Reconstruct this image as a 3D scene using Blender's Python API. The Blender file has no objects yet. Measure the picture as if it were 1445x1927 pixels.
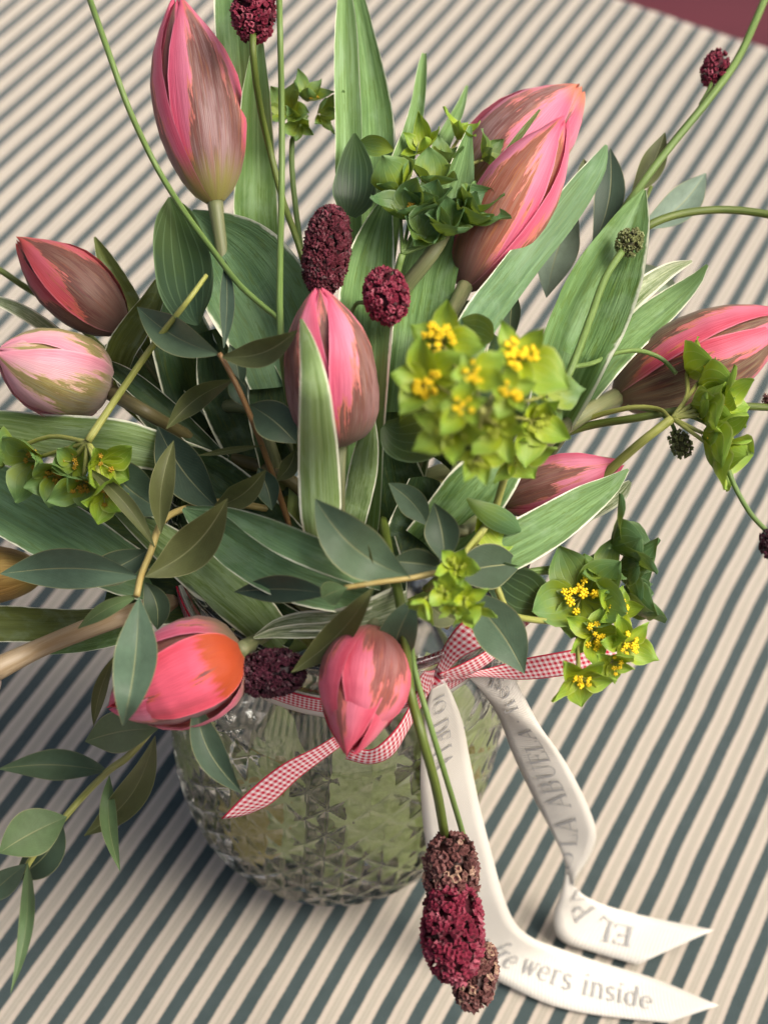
import bpy, math, random
import numpy as np
from mathutils import Vector, Matrix
SC = bpy.context.scene
COL = SC.collection
rad = math.radians
random.seed(7); RNG = np.random.default_rng(7)

# ------------------------------------------------------------------ camera
FPX = 2900.0                       # focal length in photo pixels (photo is 1445 wide)
PCX, PCY = 722.5, 963.5
_dn = np.array([-0.109, 0.994, 3982.0/FPX]); _dn /= np.linalg.norm(_dn)
_up = -_dn
_X = np.array([1.0, 0, 0]) - _up[0]*_up; _X /= np.linalg.norm(_X)
_Y = np.cross(_up, _X)
RW = np.array([_X, _Y, _up])       # camera axes (x right, y down, z forward) -> world
def ray(px, py): return RW @ np.array([(px-PCX)/FPX, (py-PCY)/FPX, 1.0])
CAMP = -ray(620, 1493)*0.70        # foot of the vase stands at the world origin
def W(px, py, zcm):                # point on the sight line at a height above the table
    r = ray(px, py); t = (zcm/100.0 - CAMP[2])/r[2]
    return CAMP + r*t
def pxm(P):                        # metres per photo pixel at a point
    return ((RW.T @ (np.asarray(P)-CAMP))[2])/FPX
def camvec(x, y, z):               # x right, y up, z towards the viewer -> world
    v = RW @ np.array([x, -y, -z], float); return v/np.linalg.norm(v)

cam = bpy.data.cameras.new("camera"); camo = bpy.data.objects.new("camera", cam); COL.objects.link(camo)
M = np.eye(4); M[:3, 0] = RW[:, 0]; M[:3, 1] = -RW[:, 1]; M[:3, 2] = -RW[:, 2]; M[:3, 3] = CAMP
camo.matrix_world = Matrix(M.tolist())
cam.sensor_fit = 'HORIZONTAL'; cam.sensor_width = 36; cam.lens = 36*FPX/1445
cam.clip_start = 0.02; cam.clip_end = 200
cam.dof.use_dof = True; cam.dof.focus_distance = 0.52; cam.dof.aperture_fstop = 12.5
SC.camera = camo

# ------------------------------------------------------------------ light
SUN_EL, SUN_AZ = 55, 98            # soft daylight from the right
world = bpy.data.worlds.new("World"); SC.world = world; world.use_nodes = True
wn = world.node_tree; bg = wn.nodes["Background"]
sky = wn.nodes.new("ShaderNodeTexSky"); sky.sky_type = 'NISHITA'; sky.sun_disc = False
sky.sun_elevation = rad(SUN_EL); sky.sun_rotation = rad(SUN_AZ); sky.dust_density = 9; sky.ozone_density = 0.0; sky.air_density = 0.7
wn.links.new(sky.outputs[0], bg.inputs[0]); bg.inputs[1].default_value = 0.105
sun = bpy.data.lights.new("sun", 'SUN'); sun.energy = 2.0; sun.angle = rad(36); sun.color = (1, 0.95, 0.875)
suno = bpy.data.objects.new("sun", sun); COL.objects.link(suno)
az = rad(90-SUN_AZ)
sd = Vector((math.cos(az)*math.cos(rad(SUN_EL)), math.sin(az)*math.cos(rad(SUN_EL)), math.sin(rad(SUN_EL))))
suno.rotation_euler = sd.to_track_quat('Z', 'Y').to_euler(); suno.location = (0.5, 0.3, 0.9)
SC.view_settings.view_transform = 'Standard'; SC.view_settings.look = 'None'
SC.view_settings.exposure = 0.82; SC.view_settings.gamma = 1
SC.cycles.max_bounces = 14; SC.cycles.transmission_bounces = 12; SC.cycles.transparent_max_bounces = 12

# ------------------------------------------------------------------ node helper
class NT:
    def __init__(s, name):
        s.m = bpy.data.materials.new(name); s.m.use_nodes = True; s.t = s.m.node_tree
        s.bsdf = s.t.nodes["Principled BSDF"]; s.out = s.t.nodes["Material Output"]
    def n(s, typ, **kw):
        nd = s.t.nodes.new(typ)
        for k, v in kw.items(): setattr(nd, k, v)
        return nd
    def set(s, sock, v):
        if isinstance(v, bpy.types.NodeSocket): s.t.links.new(v, sock)
        elif v is not None:
            if isinstance(v, (tuple, list)) and sock.type == 'RGBA' and len(v) == 3: v = (*v, 1)
            sock.default_value = v
    def math(s, op, a, b=None, c=None, clamp=False):
        nd = s.n("ShaderNodeMath", operation=op, use_clamp=clamp)
        for i, v in enumerate((a, b, c)):
            if v is not None: s.set(nd.inputs[i], v)
        return nd.outputs[0]
    def mix(s, f, a, b, blend='MIX'):
        nd = s.n("ShaderNodeMix", data_type='RGBA', blend_type=blend)
        s.set(nd.inputs[0], f); s.set(nd.inputs[6], a); s.set(nd.inputs[7], b)
        return nd.outputs[2]
    def step(s, x, lo, hi):
        nd = s.n("ShaderNodeMapRange", interpolation_type='SMOOTHSTEP')
        s.set(nd.inputs[0], x); s.set(nd.inputs[1], lo); s.set(nd.inputs[2], hi)
        return nd.outputs[0]
    def noise(s, vec, scale, detail=3, rough=0.55, dist=0):
        nd = s.n("ShaderNodeTexNoise"); s.set(nd.inputs["Vector"], vec)
        nd.inputs["Scale"].default_value = scale; nd.inputs["Detail"].default_value = detail
        nd.inputs["Roughness"].default_value = rough; nd.inputs["Distortion"].default_value = dist
        return nd.outputs["Fac"]
    def vec(s, v, scale=(1, 1, 1), loc=(0, 0, 0)):
        nd = s.n("ShaderNodeMapping"); s.set(nd.inputs[0], v)
        s.set(nd.inputs[3], scale); s.set(nd.inputs[1], loc); return nd.outputs[0]
    def xyz(s, v):
        nd = s.n("ShaderNodeSeparateXYZ"); s.set(nd.inputs[0], v); return nd.outputs
    def comb(s, x, y, z=0.0):
        nd = s.n("ShaderNodeCombineXYZ"); s.set(nd.inputs[0], x); s.set(nd.inputs[1], y); s.set(nd.inputs[2], z); return nd.outputs[0]
    def uv(s): return s.n("ShaderNodeTexCoord").outputs["UV"]
    def objc(s): return s.n("ShaderNodeTexCoord").outputs["Object"]
    def rnd(s): return s.n("ShaderNodeObjectInfo").outputs["Random"]
    def bump(s, h, strength=0.3, dist=0.001):
        nd = s.n("ShaderNodeBump"); s.set(nd.inputs["Height"], h)
        nd.inputs["Strength"].default_value = strength; nd.inputs["Distance"].default_value = dist
        s.t.links.new(nd.outputs[0], s.bsdf.inputs["Normal"])
    def fin(s, col, rough=0.5, trans=0.0, spec=0.4, transcol=None, sheen=0):
        s.set(s.bsdf.inputs["Base Color"], col); s.set(s.bsdf.inputs["Roughness"], rough)
        s.bsdf.inputs["Specular IOR Level"].default_value = spec
        if sheen: s.bsdf.inputs["Sheen Weight"].default_value = sheen
        if trans:
            tr = s.n("ShaderNodeBsdfTranslucent"); s.set(tr.inputs[0], transcol if transcol is not None else col)
            mx = s.n("ShaderNodeMixShader"); mx.inputs[0].default_value = trans
            s.t.links.new(s.bsdf.outputs[0], mx.inputs[1]); s.t.links.new(tr.outputs[0], mx.inputs[2])
            s.t.links.new(mx.outputs[0], s.out.inputs[0])
        return s.m

# ------------------------------------------------------------------ materials
def mat_tulip_leaf(name, dark, light, streak=0.5, edge=(0.78, 0.80, 0.62), ew=0.045, veins=0.0):
    t = NT(name); uv = t.uv(); x, y, _ = t.xyz(uv); r = t.rnd()
    off = t.math('MULTIPLY', r, 37.0)
    c1 = t.comb(t.math('ADD', t.math('MULTIPLY', x, 16.0), off), t.math('MULTIPLY', y, 2.2), off)
    n1 = t.noise(c1, 1.0, 4, 0.65, 0.4)
    c2 = t.comb(t.math('ADD', t.math('MULTIPLY', x, 5.0), off), t.math('MULTIPLY', y, 1.6), 3.0)
    n2 = t.noise(c2, 1.0, 3, 0.6, 0.3)
    c3 = t.comb(t.math('MULTIPLY', x, 90.0), t.math('MULTIPLY', y, 3.0), off)
    n3 = t.noise(c3, 1.0, 2, 0.5)
    c4 = t.comb(t.math('ADD', t.math('MULTIPLY', x, 26.0), off), t.math('MULTIPLY', y, 9.0), 8.0)
    n4 = t.noise(c4, 1.0, 3, 0.6, 1.2)
    f = t.math('ADD', t.math('MULTIPLY', t.step(n1, 0.35, 0.68), streak), t.math('MULTIPLY', t.step(n2, 0.3, 0.7), 1-streak), clamp=True)
    col = t.mix(f, tuple(0.8*v for v in dark), light)
    yel = tuple(0.75*a+0.25*b for a, b in zip(dark, (0.20, 0.24, 0.03)))
    col = t.mix(t.math('MULTIPLY', t.step(n4, 0.52, 0.62), 0.75), col, yel)
    col = t.mix(t.math('MULTIPLY', t.step(n3, 0.42, 0.66), 0.20), col, tuple(0.5*c for c in dark))
    bl = t.noise(t.comb(t.math('MULTIPLY', x, 1.6), t.math('MULTIPLY', y, 4.0), t.math('ADD', off, 4.0)), 1.4, 4, 0.6, 0.5)
    col = t.mix(t.math('MULTIPLY', t.step(bl, 0.48, 0.72), 0.42), col, tuple(0.5*a_+0.5*b_ for a_, b_ in zip(light, (0.26, 0.36, 0.27))))
    e = t.math('ABSOLUTE', t.math('SUBTRACT', x, 0.5))
    en = t.math('ADD', e, t.math('MULTIPLY', t.math('SUBTRACT', t.noise(t.comb(t.math('MULTIPLY', x, 3.0), t.math('MULTIPLY', y, 5.0), off), 1.0, 4, 0.7), 0.5), 0.11))
    col = t.mix(t.step(en, 0.5-ew-0.012, 0.5-ew+0.02), col, edge)
    t.bump(t.math('ADD', n3, t.math('MULTIPLY', n1, 0.8)), 0.4, 0.0010)
    return t.fin(col, t.math('ADD', 0.42, t.math('MULTIPLY', n2, 0.2)), 0.16, 0.27, transcol=t.mix(0.5, col, (0.22, 0.34, 0.06)))

M_LEAF = mat_tulip_leaf("tulip_leaf_green", (0.068, 0.150, 0.036), (0.215, 0.365, 0.140), ew=0.035)
M_LEAF_LIGHT = mat_tulip_leaf("tulip_leaf_light", (0.100, 0.205, 0.045), (0.27, 0.42, 0.180), ew=0.022)
M_LEAF_MOT = mat_tulip_leaf("tulip_leaf_mottled", (0.11, 0.20, 0.04), (0.34, 0.46, 0.215), 0.45, ew=0.045)
M_LEAF_BLUE = mat_tulip_leaf("tulip_leaf_bluish", (0.084, 0.172, 0.072), (0.188, 0.328, 0.155), 0.35, ew=0.025)
M_LEAF_DARK = mat_tulip_leaf("tulip_leaf_dark", (0.018, 0.042, 0.017), (0.044, 0.090, 0.036), ew=0.03)  # deep shade of the bouquet's inside put into the leaf colour
M_LEAF_OLIVE = mat_tulip_leaf("tulip_leaf_olive", (0.075, 0.095, 0.018), (0.14, 0.17, 0.05), ew=0.02)
M_LEAF_VAR = mat_tulip_leaf("tulip_leaf_variegated", (0.08, 0.15, 0.03), (0.62, 0.66, 0.45), 0.75, ew=0.10)

def mat_euc(name, c, mid=(0.26, 0.27, 0.13), edge=(0.25, 0.25, 0.12), k=1.0):
    t = NT(name); uv = t.uv(); x, y, _ = t.xyz(uv); r = t.rnd(); off = t.math('MULTIPLY', r, 23.0)
    n1 = t.noise(t.comb(t.math('MULTIPLY', x, 2.0), t.math('MULTIPLY', y, 4.0), off), 2.0, 4, 0.6)
    n2 = t.noise(t.comb(t.math('MULTIPLY', x, 10.0), t.math('MULTIPLY', y, 26.0), off), 3.0, 3, 0.6)
    a = t.math('ABSOLUTE', t.math('SUBTRACT', x, 0.5))
    col = t.mix(n1, tuple(0.66*v for v in c), tuple(1.34*v for v in c))
    col = t.mix(t.math('MULTIPLY', r, 0.30), col, tuple(v*k_ for v, k_ in zip(c, (1.5, 1.25, 0.7))))
    col = t.mix(t.math('MULTIPLY', t.step(n2, 0.5, 0.75), 0.22), col, tuple(1.6*v for v in c))
    # side veins: oblique fine lines
    ph = t.math('ADD', t.math('MULTIPLY', y, 16.0), t.math('MULTIPLY', a, -15.0))
    w = t.math('ABSOLUTE', t.math('SUBTRACT', t.math('FRACT', t.math('ADD', ph, t.math('MULTIPLY', n1, 1.4))), 0.5))
    col = t.mix(t.math('MULTIPLY', t.step(w, 0.06, 0.0), 0.16), col, mid)
    col = t.mix(t.math('MULTIPLY', t.step(a, 0.022, 0.006), t.math('SUBTRACT', 0.95, t.math('MULTIPLY', y, 0.75))), col, mid)
    col = t.mix(t.math('MULTIPLY', t.step(a, 0.470, 0.495), 0.75), col, edge)
    t.bump(t.math('SUBTRACT', t.math('MULTIPLY', n2, 0.3), t.step(a, 0.05, 0.0)), 0.25, 0.0006)
    return t.fin(col, 0.52, 0.10, 0.24, transcol=t.mix(0.5, col, (0.16, 0.2, 0.04)))
M_EUC = mat_euc("eucalyptus_blue_green", (0.064, 0.108, 0.070))
M_EUC_OL = mat_euc("eucalyptus_olive", (0.068, 0.082, 0.030))
M_EUC_GR = mat_euc("eucalyptus_green", (0.076, 0.130, 0.058))
M_EUC_DK = mat_euc("eucalyptus_dark", (0.034, 0.060, 0.040))
M_EUC_PALE = mat_euc("eucalyptus_pale_blue", (0.15, 0.21, 0.165))

def mat_petal(name, pink, deep, flame, grey, base, orange, fw=1.0, tip=None, bsr=(0.30, 0.10)):
    t = NT(name); uv = t.uv(); x, y, _ = t.xyz(uv); r = t.rnd(); off = t.math('MULTIPLY', r, 19.0)
    a = t.math('MULTIPLY', t.math('ABSOLUTE', t.math('SUBTRACT', x, 0.5)), 2.0)    # 0 mid .. 1 edge
    fe = t.noise(t.comb(t.math('ADD', t.math('MULTIPLY', x, 15.0), off), t.math('ADD', t.math('MULTIPLY', y, 3.4), t.math('MULTIPLY', a, -2.2)), off), 1.0, 4, 0.65)
    big = t.noise(t.comb(t.math('MULTIPLY', x, 2.2), t.math('MULTIPLY', y, 2.6), off), 1.0, 2, 0.5)
    # half width of the flame along the petal
    w = t.math('SUBTRACT', 0.86*fw, t.math('MULTIPLY', t.math('POWER', y, 1.15), 0.86*fw-0.02))
    d = t.math('SUBTRACT', w, a)
    d = t.math('ADD', d, t.math('MULTIPLY', t.math('SUBTRACT', fe, 0.5), 1.25))
    d = t.math('ADD', d, t.math('MULTIPLY', t.math('SUBTRACT', big, 0.5), 0.75))
    fl = t.step(d, 0.015, 0.060)
    org = t.math('MULTIPLY', t.step(d, -0.085, 0.0), t.math('SUBTRACT', 1.0, fl))
    fine = t.noise(t.comb(t.math('MULTIPLY', x, 110.0), t.math('MULTIPLY', y, 4.0), off), 1.0, 2, 0.5)
    col = t.mix(t.step(a, 0.35, 1.0), pink, deep)
    col = t.mix(t.step(y, 0.75, 1.0), col, tip if tip else deep)
    col = t.mix(t.math('MULTIPLY', t.step(fine, 0.42, 0.75), 0.30), col, tuple(min(1, 1.25*v+0.03) for v in pink))
    col = t.mix(t.math('MULTIPLY', org, 0.60), col, orange)
    flc = t.mix(t.step(t.math('ADD', d, t.math('MULTIPLY', t.math('SUBTRACT', fine, 0.5), 0.3)), 0.05, 0.75), flame, grey)
    flc = t.mix(t.math('MULTIPLY', t.step(fine, 0.45, 0.66), 0.45), flc, tuple(1.55*v for v in grey))
    flc = t.mix(t.math('MULTIPLY', t.step(fe, 0.52, 0.40), 0.55), flc, tuple(0.62*v for v in flame))
    flc = t.mix(t.math('MULTIPLY', t.step(t.noise(t.comb(t.math('ADD', t.math('MULTIPLY', x, 34.0), off), t.math('MULTIPLY', y, 2.6), 5.0), 1.0, 3, 0.6), 0.56, 0.66), 0.5), flc, tuple(0.5*a_+0.5*b_ for a_, b_ in zip(flame, orange)))
    col = t.mix(fl, col, flc)
    bs = t.step(t.math('ADD', y, t.math('MULTIPLY', fe, 0.20)), bsr[0], bsr[1])
    col = t.mix(bs, col, base)
    # thin dark veins down the flame centre
    vein = t.step(fine, 0.56, 0.40)
    col = t.mix(t.math('MULTIPLY', vein, 0.16), col, tuple(0.5*v for v in deep))
    edge = t.step(a, 0.955, 0.99); col = t.mix(t.math('MULTIPLY', edge, 0.45), col, tuple(min(1, v*1.1+0.10) for v in pink))
    t.bump(t.math('ADD', fine, t.math('MULTIPLY', big, 0.8)), 0.32, 0.0009)
    return t.fin(col, 0.50, 0.26, 0.28, transcol=t.mix(0.4, col, deep), sheen=0.1)
PINK, DEEP = (0.70, 0.235, 0.335), (0.63, 0.085, 0.165)
FLAME, GREY = (0.20, 0.090, 0.065), (0.30, 0.205, 0.195)
YG, ORG = (0.30, 0.29, 0.075), (0.62, 0.22, 0.05)
M_PET = mat_petal("petal_pink_flamed", PINK, DEEP, FLAME, GREY, YG, ORG)
M_PET_R = mat_petal("petal_pink_rust_flamed", PINK, DEEP, (0.30, 0.095, 0.040), (0.25, 0.135, 0.105), (0.20, 0.11, 0.09), (0.70, 0.27, 0.05), 0.95)
M_PET_S = mat_petal("petal_pink_olive_striped", (0.66, 0.20, 0.28), (0.56, 0.055, 0.10), (0.135, 0.075, 0.05), (0.25, 0.195, 0.115), (0.22, 0.17, 0.10), ORG, 1.12)
M_PET_B = mat_petal("petal_pink_mauve_flamed", PINK, DEEP, (0.17, 0.08, 0.055), (0.26, 0.16, 0.145), (0.22, 0.15, 0.10), ORG, 0.98)
M_PET_O = mat_petal("petal_pink_orange_tipped", PINK, DEEP, FLAME, GREY, YG, ORG, 0.75, tip=(0.66, 0.20, 0.08))
M_PET_W = mat_petal("petal_brown_flamed", PINK, DEEP, FLAME, (0.235, 0.135, 0.110), (0.22, 0.17, 0.09), ORG, 0.82)
M_PET_DK = mat_petal("petal_dark_flamed", (0.42, 0.09, 0.12), (0.42, 0.05, 0.06), (0.10, 0.04, 0.03), (0.13, 0.075, 0.055), (0.13, 0.08, 0.06), (0.35, 0.12, 0.05), 1.3, tip=(0.5, 0.07, 0.05))
M_PET_PALE = mat_petal("petal_pale_pink_olive", (0.74, 0.44, 0.47), (0.70, 0.25, 0.33), (0.30, 0.27, 0.07), (0.22, 0.22, 0.14), (0.52, 0.42, 0.36), (0.48, 0.40, 0.09), 0.80)
M_PET_HOT = mat_petal("petal_hot_pink_orange", (0.78, 0.12, 0.19), (0.70, 0.075, 0.12), (0.16, 0.065, 0.06), (0.17, 0.10, 0.10), (0.46, 0.070, 0.014), (0.66, 0.15, 0.02), -0.22, bsr=(0.345, 0.255))
M_PET_RED = mat_petal("petal_rose_red", (0.66, 0.17, 0.24), (0.60, 0.07, 0.12), (0.24, 0.075, 0.06), (0.26, 0.12, 0.11), (0.34, 0.13, 0.09), (0.62, 0.17, 0.06), 0.66)
M_PET_YEL = mat_petal("petal_yellow_brown", (0.42, 0.26, 0.05), (0.35, 0.19, 0.04), (0.26, 0.15, 0.035), (0.32, 0.22, 0.06), (0.36, 0.27, 0.06), (0.5, 0.3, 0.06), 1.2)

def mat_bract(name, base, tip, vein):
    t = NT(name); uv = t.uv(); x, y, _ = t.xyz(uv); r = t.rnd()
    a = t.math('ABSOLUTE', t.math('SUBTRACT', x, 0.5))
    n = t.noise(t.comb(t.math('MULTIPLY', x, 4.0), t.math('MULTIPLY', y, 4.0), t.math('MULTIPLY', r, 9.0)), 1.3, 3)
    g = t.math('ADD', y, t.math('MULTIPLY', t.math('SUBTRACT', n, 0.5), 0.7))
    col = t.mix(t.step(g, 0.15, 0.85), base, tip)
    col = t.mix(t.math('MULTIPLY', r, 0.45), col, tuple(0.55*v for v in tip))
    dv = t.math('MULTIPLY', t.math('SUBTRACT', x, 0.5), t.math('ADD', 1.0, t.math('MULTIPLY', t.math('POWER', t.math('ABSOLUTE', t.math('SUBTRACT', y, 0.5)), 2.0), 2.5)))
    vv = t.math('ABSOLUTE', t.math('SUBTRACT', t.math('FRACT', t.math('ADD', t.math('MULTIPLY', dv, 6.0), 0.5)), 0.5))
    col = t.mix(t.math('MULTIPLY', t.step(vv, 0.10, 0.02), 0.4), col, vein)
    col = t.mix(t.math('MULTIPLY', t.step(a, 0.455, 0.49), 0.6), col, vein)
    t.bump(t.step(vv, 0.15, 0.0), 0.2, 0.0004)
    return t.fin(col, 0.48, 0.25, 0.35, transcol=t.mix(0.5, col, (0.35, 0.45, 0.02)))
M_BR_Y = mat_bract("bract_lime", (0.34, 0.42, 0.008), (0.21, 0.36, 0.040), (0.38, 0.46, 0.12))
M_BR_G = mat_bract("bract_green", (0.22, 0.29, 0.014), (0.12, 0.23, 0.070), (0.20, 0.29, 0.10))
M_BR_DD = mat_bract("round_leaf_dark", (0.034, 0.068, 0.014), (0.024, 0.055, 0.028), (0.12, 0.19, 0.09))
M_BR_D = mat_bract("bract_deep_green", (0.115, 0.190, 0.022), (0.072, 0.155, 0.058), (0.17, 0.26, 0.12))

def mat_plain(name, c, rough=0.5, var=0.25, scale=60, trans=0.0, spec=0.4):
    t = NT(name); n = t.noise(t.objc(), scale, 3); r = t.rnd()
    col = t.mix(n, tuple((1-var)*v for v in c), tuple((1+var)*v for v in c))
    t.bump(n, 0.2, 0.0005)
    return t.fin(col, rough, trans, spec)
def mat_stem(name, a, b):
    t = NT(name); uv = t.uv(); x, y, _ = t.xyz(uv); r = t.rnd()
    n = t.noise(t.comb(t.math('MULTIPLY', x, 6.0), t.math('MULTIPLY', y, 5.0), t.math('MULTIPLY', r, 9.0)), 1.6, 4)
    g = t.noise(t.comb(t.math('MULTIPLY', x, 40.0), t.math('MULTIPLY', y, 3.0), 1.0), 1.0, 2)
    col = t.mix(t.step(n, 0.3, 0.7), a, b)
    col = t.mix(t.math('MULTIPLY', g, 0.35), col, tuple(0.6*v for v in a))
    t.bump(g, 0.3, 0.0005)
    return t.fin(col, 0.45, 0.06, 0.4)
M_STEM = mat_stem("stem_green", (0.10, 0.17, 0.035), (0.17, 0.26, 0.07))
M_STEM_DK = mat_stem("stem_dark_green", (0.075, 0.115, 0.014), (0.135, 0.175, 0.035))
M_STEM_TUL = mat_stem("stem_tulip", (0.14, 0.17, 0.07), (0.24, 0.24, 0.12))
M_STEM_OLB = mat_stem("stem_olive_brown", (0.10, 0.085, 0.03), (0.16, 0.14, 0.06))
M_STEM_TAN = mat_stem("stem_tan", (0.25, 0.17, 0.08), (0.36, 0.29, 0.19))
M_STEM_YEL = mat_stem("stem_yellow_green", (0.24, 0.27, 0.05), (0.36, 0.36, 0.11))
M_TWIG = mat_stem("twig_yellow", (0.34, 0.25, 0.07), (0.42, 0.36, 0.14))
M_TWIG_BR = mat_stem("twig_brown", (0.16, 0.085, 0.03), (0.22, 0.13, 0.05))
M_SUNK = mat_plain("pale_sunken_green", (0.54, 0.66, 0.24), 0.5, 0.35, 90, 0.25)  # brightness of the vase put into this pale colour and the yellow below
M_SUNK_Y = mat_plain("pale_sunken_yellow", (0.56, 0.46, 0.08), 0.5, 0.35, 90, 0.25)
M_FLORET = mat_plain("floret_yellow", (0.86, 0.62, 0.014), 0.55, 0.35, 700, 0.1)
M_FLORET_G = mat_plain("floret_green", (0.30, 0.36, 0.03), 0.55, 0.3, 700, 0.1)
M_FLORET_B = mat_plain("floret_ochre", (0.36, 0.22, 0.012), 0.6, 0.35, 700, 0.1)

def mat_burnet(name, a, b, c):
    t = NT(name); at = t.n("ShaderNodeAttribute", attribute_name="tone").outputs["Fac"]
    col = t.mix(t.step(at, 0.0, 0.6), a, b); col = t.mix(t.step(at, 0.72, 1.0), col, c)
    n = t.noise(t.objc(), 900, 2); t.bump(n, 0.2, 0.0004)
    return t.fin(col, 0.5, 0.08, 0.25, sheen=0.04)
M_BUR = mat_burnet("burnet_maroon", (0.024, 0.005, 0.007), (0.085, 0.012, 0.020), (0.16, 0.032, 0.05))
M_BUR_RED = mat_burnet("burnet_crimson", (0.045, 0.004, 0.009), (0.17, 0.014, 0.034), (0.30, 0.07, 0.10))
M_BUR_DK = mat_burnet("burnet_blackish", (0.012, 0.003, 0.006), (0.045, 0.007, 0.016), (0.085, 0.02, 0.035))
M_BUR_BR = mat_burnet("burnet_brown", (0.035, 0.012, 0.010), (0.13, 0.05, 0.045), (0.38, 0.25, 0.17))
M_BUR_GR = mat_burnet("burnet_green", (0.06, 0.06, 0.02), (0.14, 0.16, 0.055), (0.24, 0.28, 0.12))

# ------------------------------------------------------------------ mesh helpers
def catmull(P, n):
    P = np.asarray(P, float)
    if len(P) == 2: return P[0]+(P[1]-P[0])*np.linspace(0, 1, n)[:, None]
    d = np.r_[0, np.cumsum(np.maximum(1e-6, np.linalg.norm(np.diff(P[:, :2], axis=0), axis=1)))] if P.shape[1] > 3 else np.r_[0, np.cumsum(np.maximum(1e-6, np.linalg.norm(np.diff(P, axis=0), axis=1)))]
    d /= d[-1]; T = np.zeros_like(P)
    T[1:-1] = (P[2:]-P[:-2])/(d[2:]-d[:-2])[:, None]
    T[0] = (P[1]-P[0])/(d[1]-d[0]); T[-1] = (P[-1]-P[-2])/(d[-1]-d[-2])
    out = []
    for t in np.linspace(0, 1, n):
        i = min(len(P)-2, max(0, int(np.searchsorted(d, t, side='right'))-1))
        h = d[i+1]-d[i]; s = (t-d[i])/h
        out.append((2*s**3-3*s**2+1)*P[i]+(s**3-2*s**2+s)*h*T[i]+(-2*s**3+3*s**2)*P[i+1]+(s**3-s**2)*h*T[i+1])
    return np.array(out)
def unit(v):
    v = np.asarray(v, float); return v/np.maximum(1e-12, np.linalg.norm(v, axis=-1, keepdims=True))
class MB:
    """collects grids, tubes and lumps; build() links them as one mesh object"""
    def __init__(s): s.v = []; s.f = []; s.uv = []; s.tone = []; s.n = 0
    def add(s, verts, faces, uvs=None, tone=None):
        verts = np.asarray(verts, float)
        s.v.append(verts); s.f += [tuple(i+s.n for i in f) for f in faces]
        s.uv.append(np.zeros((len(verts), 2)) if uvs is None else np.asarray(uvs, float))
        s.tone.append(np.full(len(verts), 0.5) if tone is None else np.broadcast_to(tone, (len(verts),)))
        s.n += len(verts)
    def grid(s, G, closed=False):           # G: rows x cols x 3
        r, c = G.shape[:2]; F = []
        for i in range(r-1):
            for j in range(c if closed else c-1):
                k = (j+1) % c
                F.append((i*c+j, i*c+k, (i+1)*c+k, (i+1)*c+j))
        u = np.linspace(0, 1, c); v = np.linspace(0, 1, r)
        s.add(G.reshape(-1, 3), F, np.stack([np.tile(u, r), np.repeat(v, c)], 1))
    def tube(s, P, R, k=8, n=None, caps=True):
        P = np.asarray(P, float); R = np.broadcast_to(np.asarray(R, float), (len(P),))
        if n: Q = catmull(np.c_[P, R], n) if len(P) > 2 else np.c_[P, R][0]+(np.c_[P, R][1]-np.c_[P, R][0])*np.linspace(0, 1, n)[:, None]; P, R = Q[:, :3], Q[:, 3]
        T = unit(np.gradient(P, axis=0)); a = np.array([0.31, 0.2, 0.93]); G = []
        for i in range(len(P)):
            b = np.cross(T[i], a); b /= np.linalg.norm(b)+1e-9; a = np.cross(b, T[i])
            th = np.linspace(0, 2*np.pi, k, endpoint=False)
            G.append(P[i]+R[i]*(np.cos(th)[:, None]*a+np.sin(th)[:, None]*b))
        n0 = s.n; s.grid(np.array(G), closed=True)
        if caps:
            s.f.append(tuple(n0+j for j in range(k))[::-1]); s.f.append(tuple(n0+(len(P)-1)*k+j for j in range(k)))
    def build(s, name, mat, parent=None, smooth=True, kind=None, label=None):
        me = bpy.data.meshes.new(name); V = np.concatenate(s.v)
        org = np.zeros(3)
        if parent is not None:
            org = np.array(PW[parent.name])
        elif s.n: org = V.mean(0); org[2] = V[:, 2].min()
        me.from_pydata((V-org).tolist(), [], s.f)
        UV = np.concatenate(s.uv); T = np.concatenate(s.tone)
        ul = me.uv_layers.new(name="UVMap"); li = np.zeros(len(me.loops), dtype=np.int32); me.loops.foreach_get("vertex_index", li)
        ul.data.foreach_set("uv", UV[li].astype(np.float32).ravel())
        at = me.attributes.new("tone", 'FLOAT', 'POINT'); at.data.foreach_set("value", T.astype(np.float32))
        if smooth: me.polygons.foreach_set("use_smooth", np.ones(len(me.polygons), dtype=bool))
        me.materials.append(mat); me.update()
        return link(name, me, org, parent, kind, label)
PW = {}                                     # world position of every object's origin
def link(name, me, org, parent=None, kind=None, label=None, mw=None):
    o = bpy.data.objects.new(name, me); COL.objects.link(o)
    if parent is not None: o.parent = parent
    if mw is not None: o.matrix_basis = mw
    elif parent is None: o.location = Vector(org)
    PW[o.name] = np.array(org, float)
    if kind: o["kind"] = kind
    if label: o["label"] = label
    return o
def thing(name, label, cat, loc, group=None):
    o = bpy.data.objects.new(name, None); COL.objects.link(o); o.empty_display_size = 0.01
    o.location = Vector(loc); PW[o.name] = np.array(loc, float)
    o["label"] = label; o["category"] = cat
    if group: o["group"] = group
    return o
def tag(o, label=None, cat=None, group=None, kind=None):
    for k, v in (("label", label), ("category", cat), ("group", group), ("kind", kind)):
        if v: o[k] = v
    return o

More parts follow.
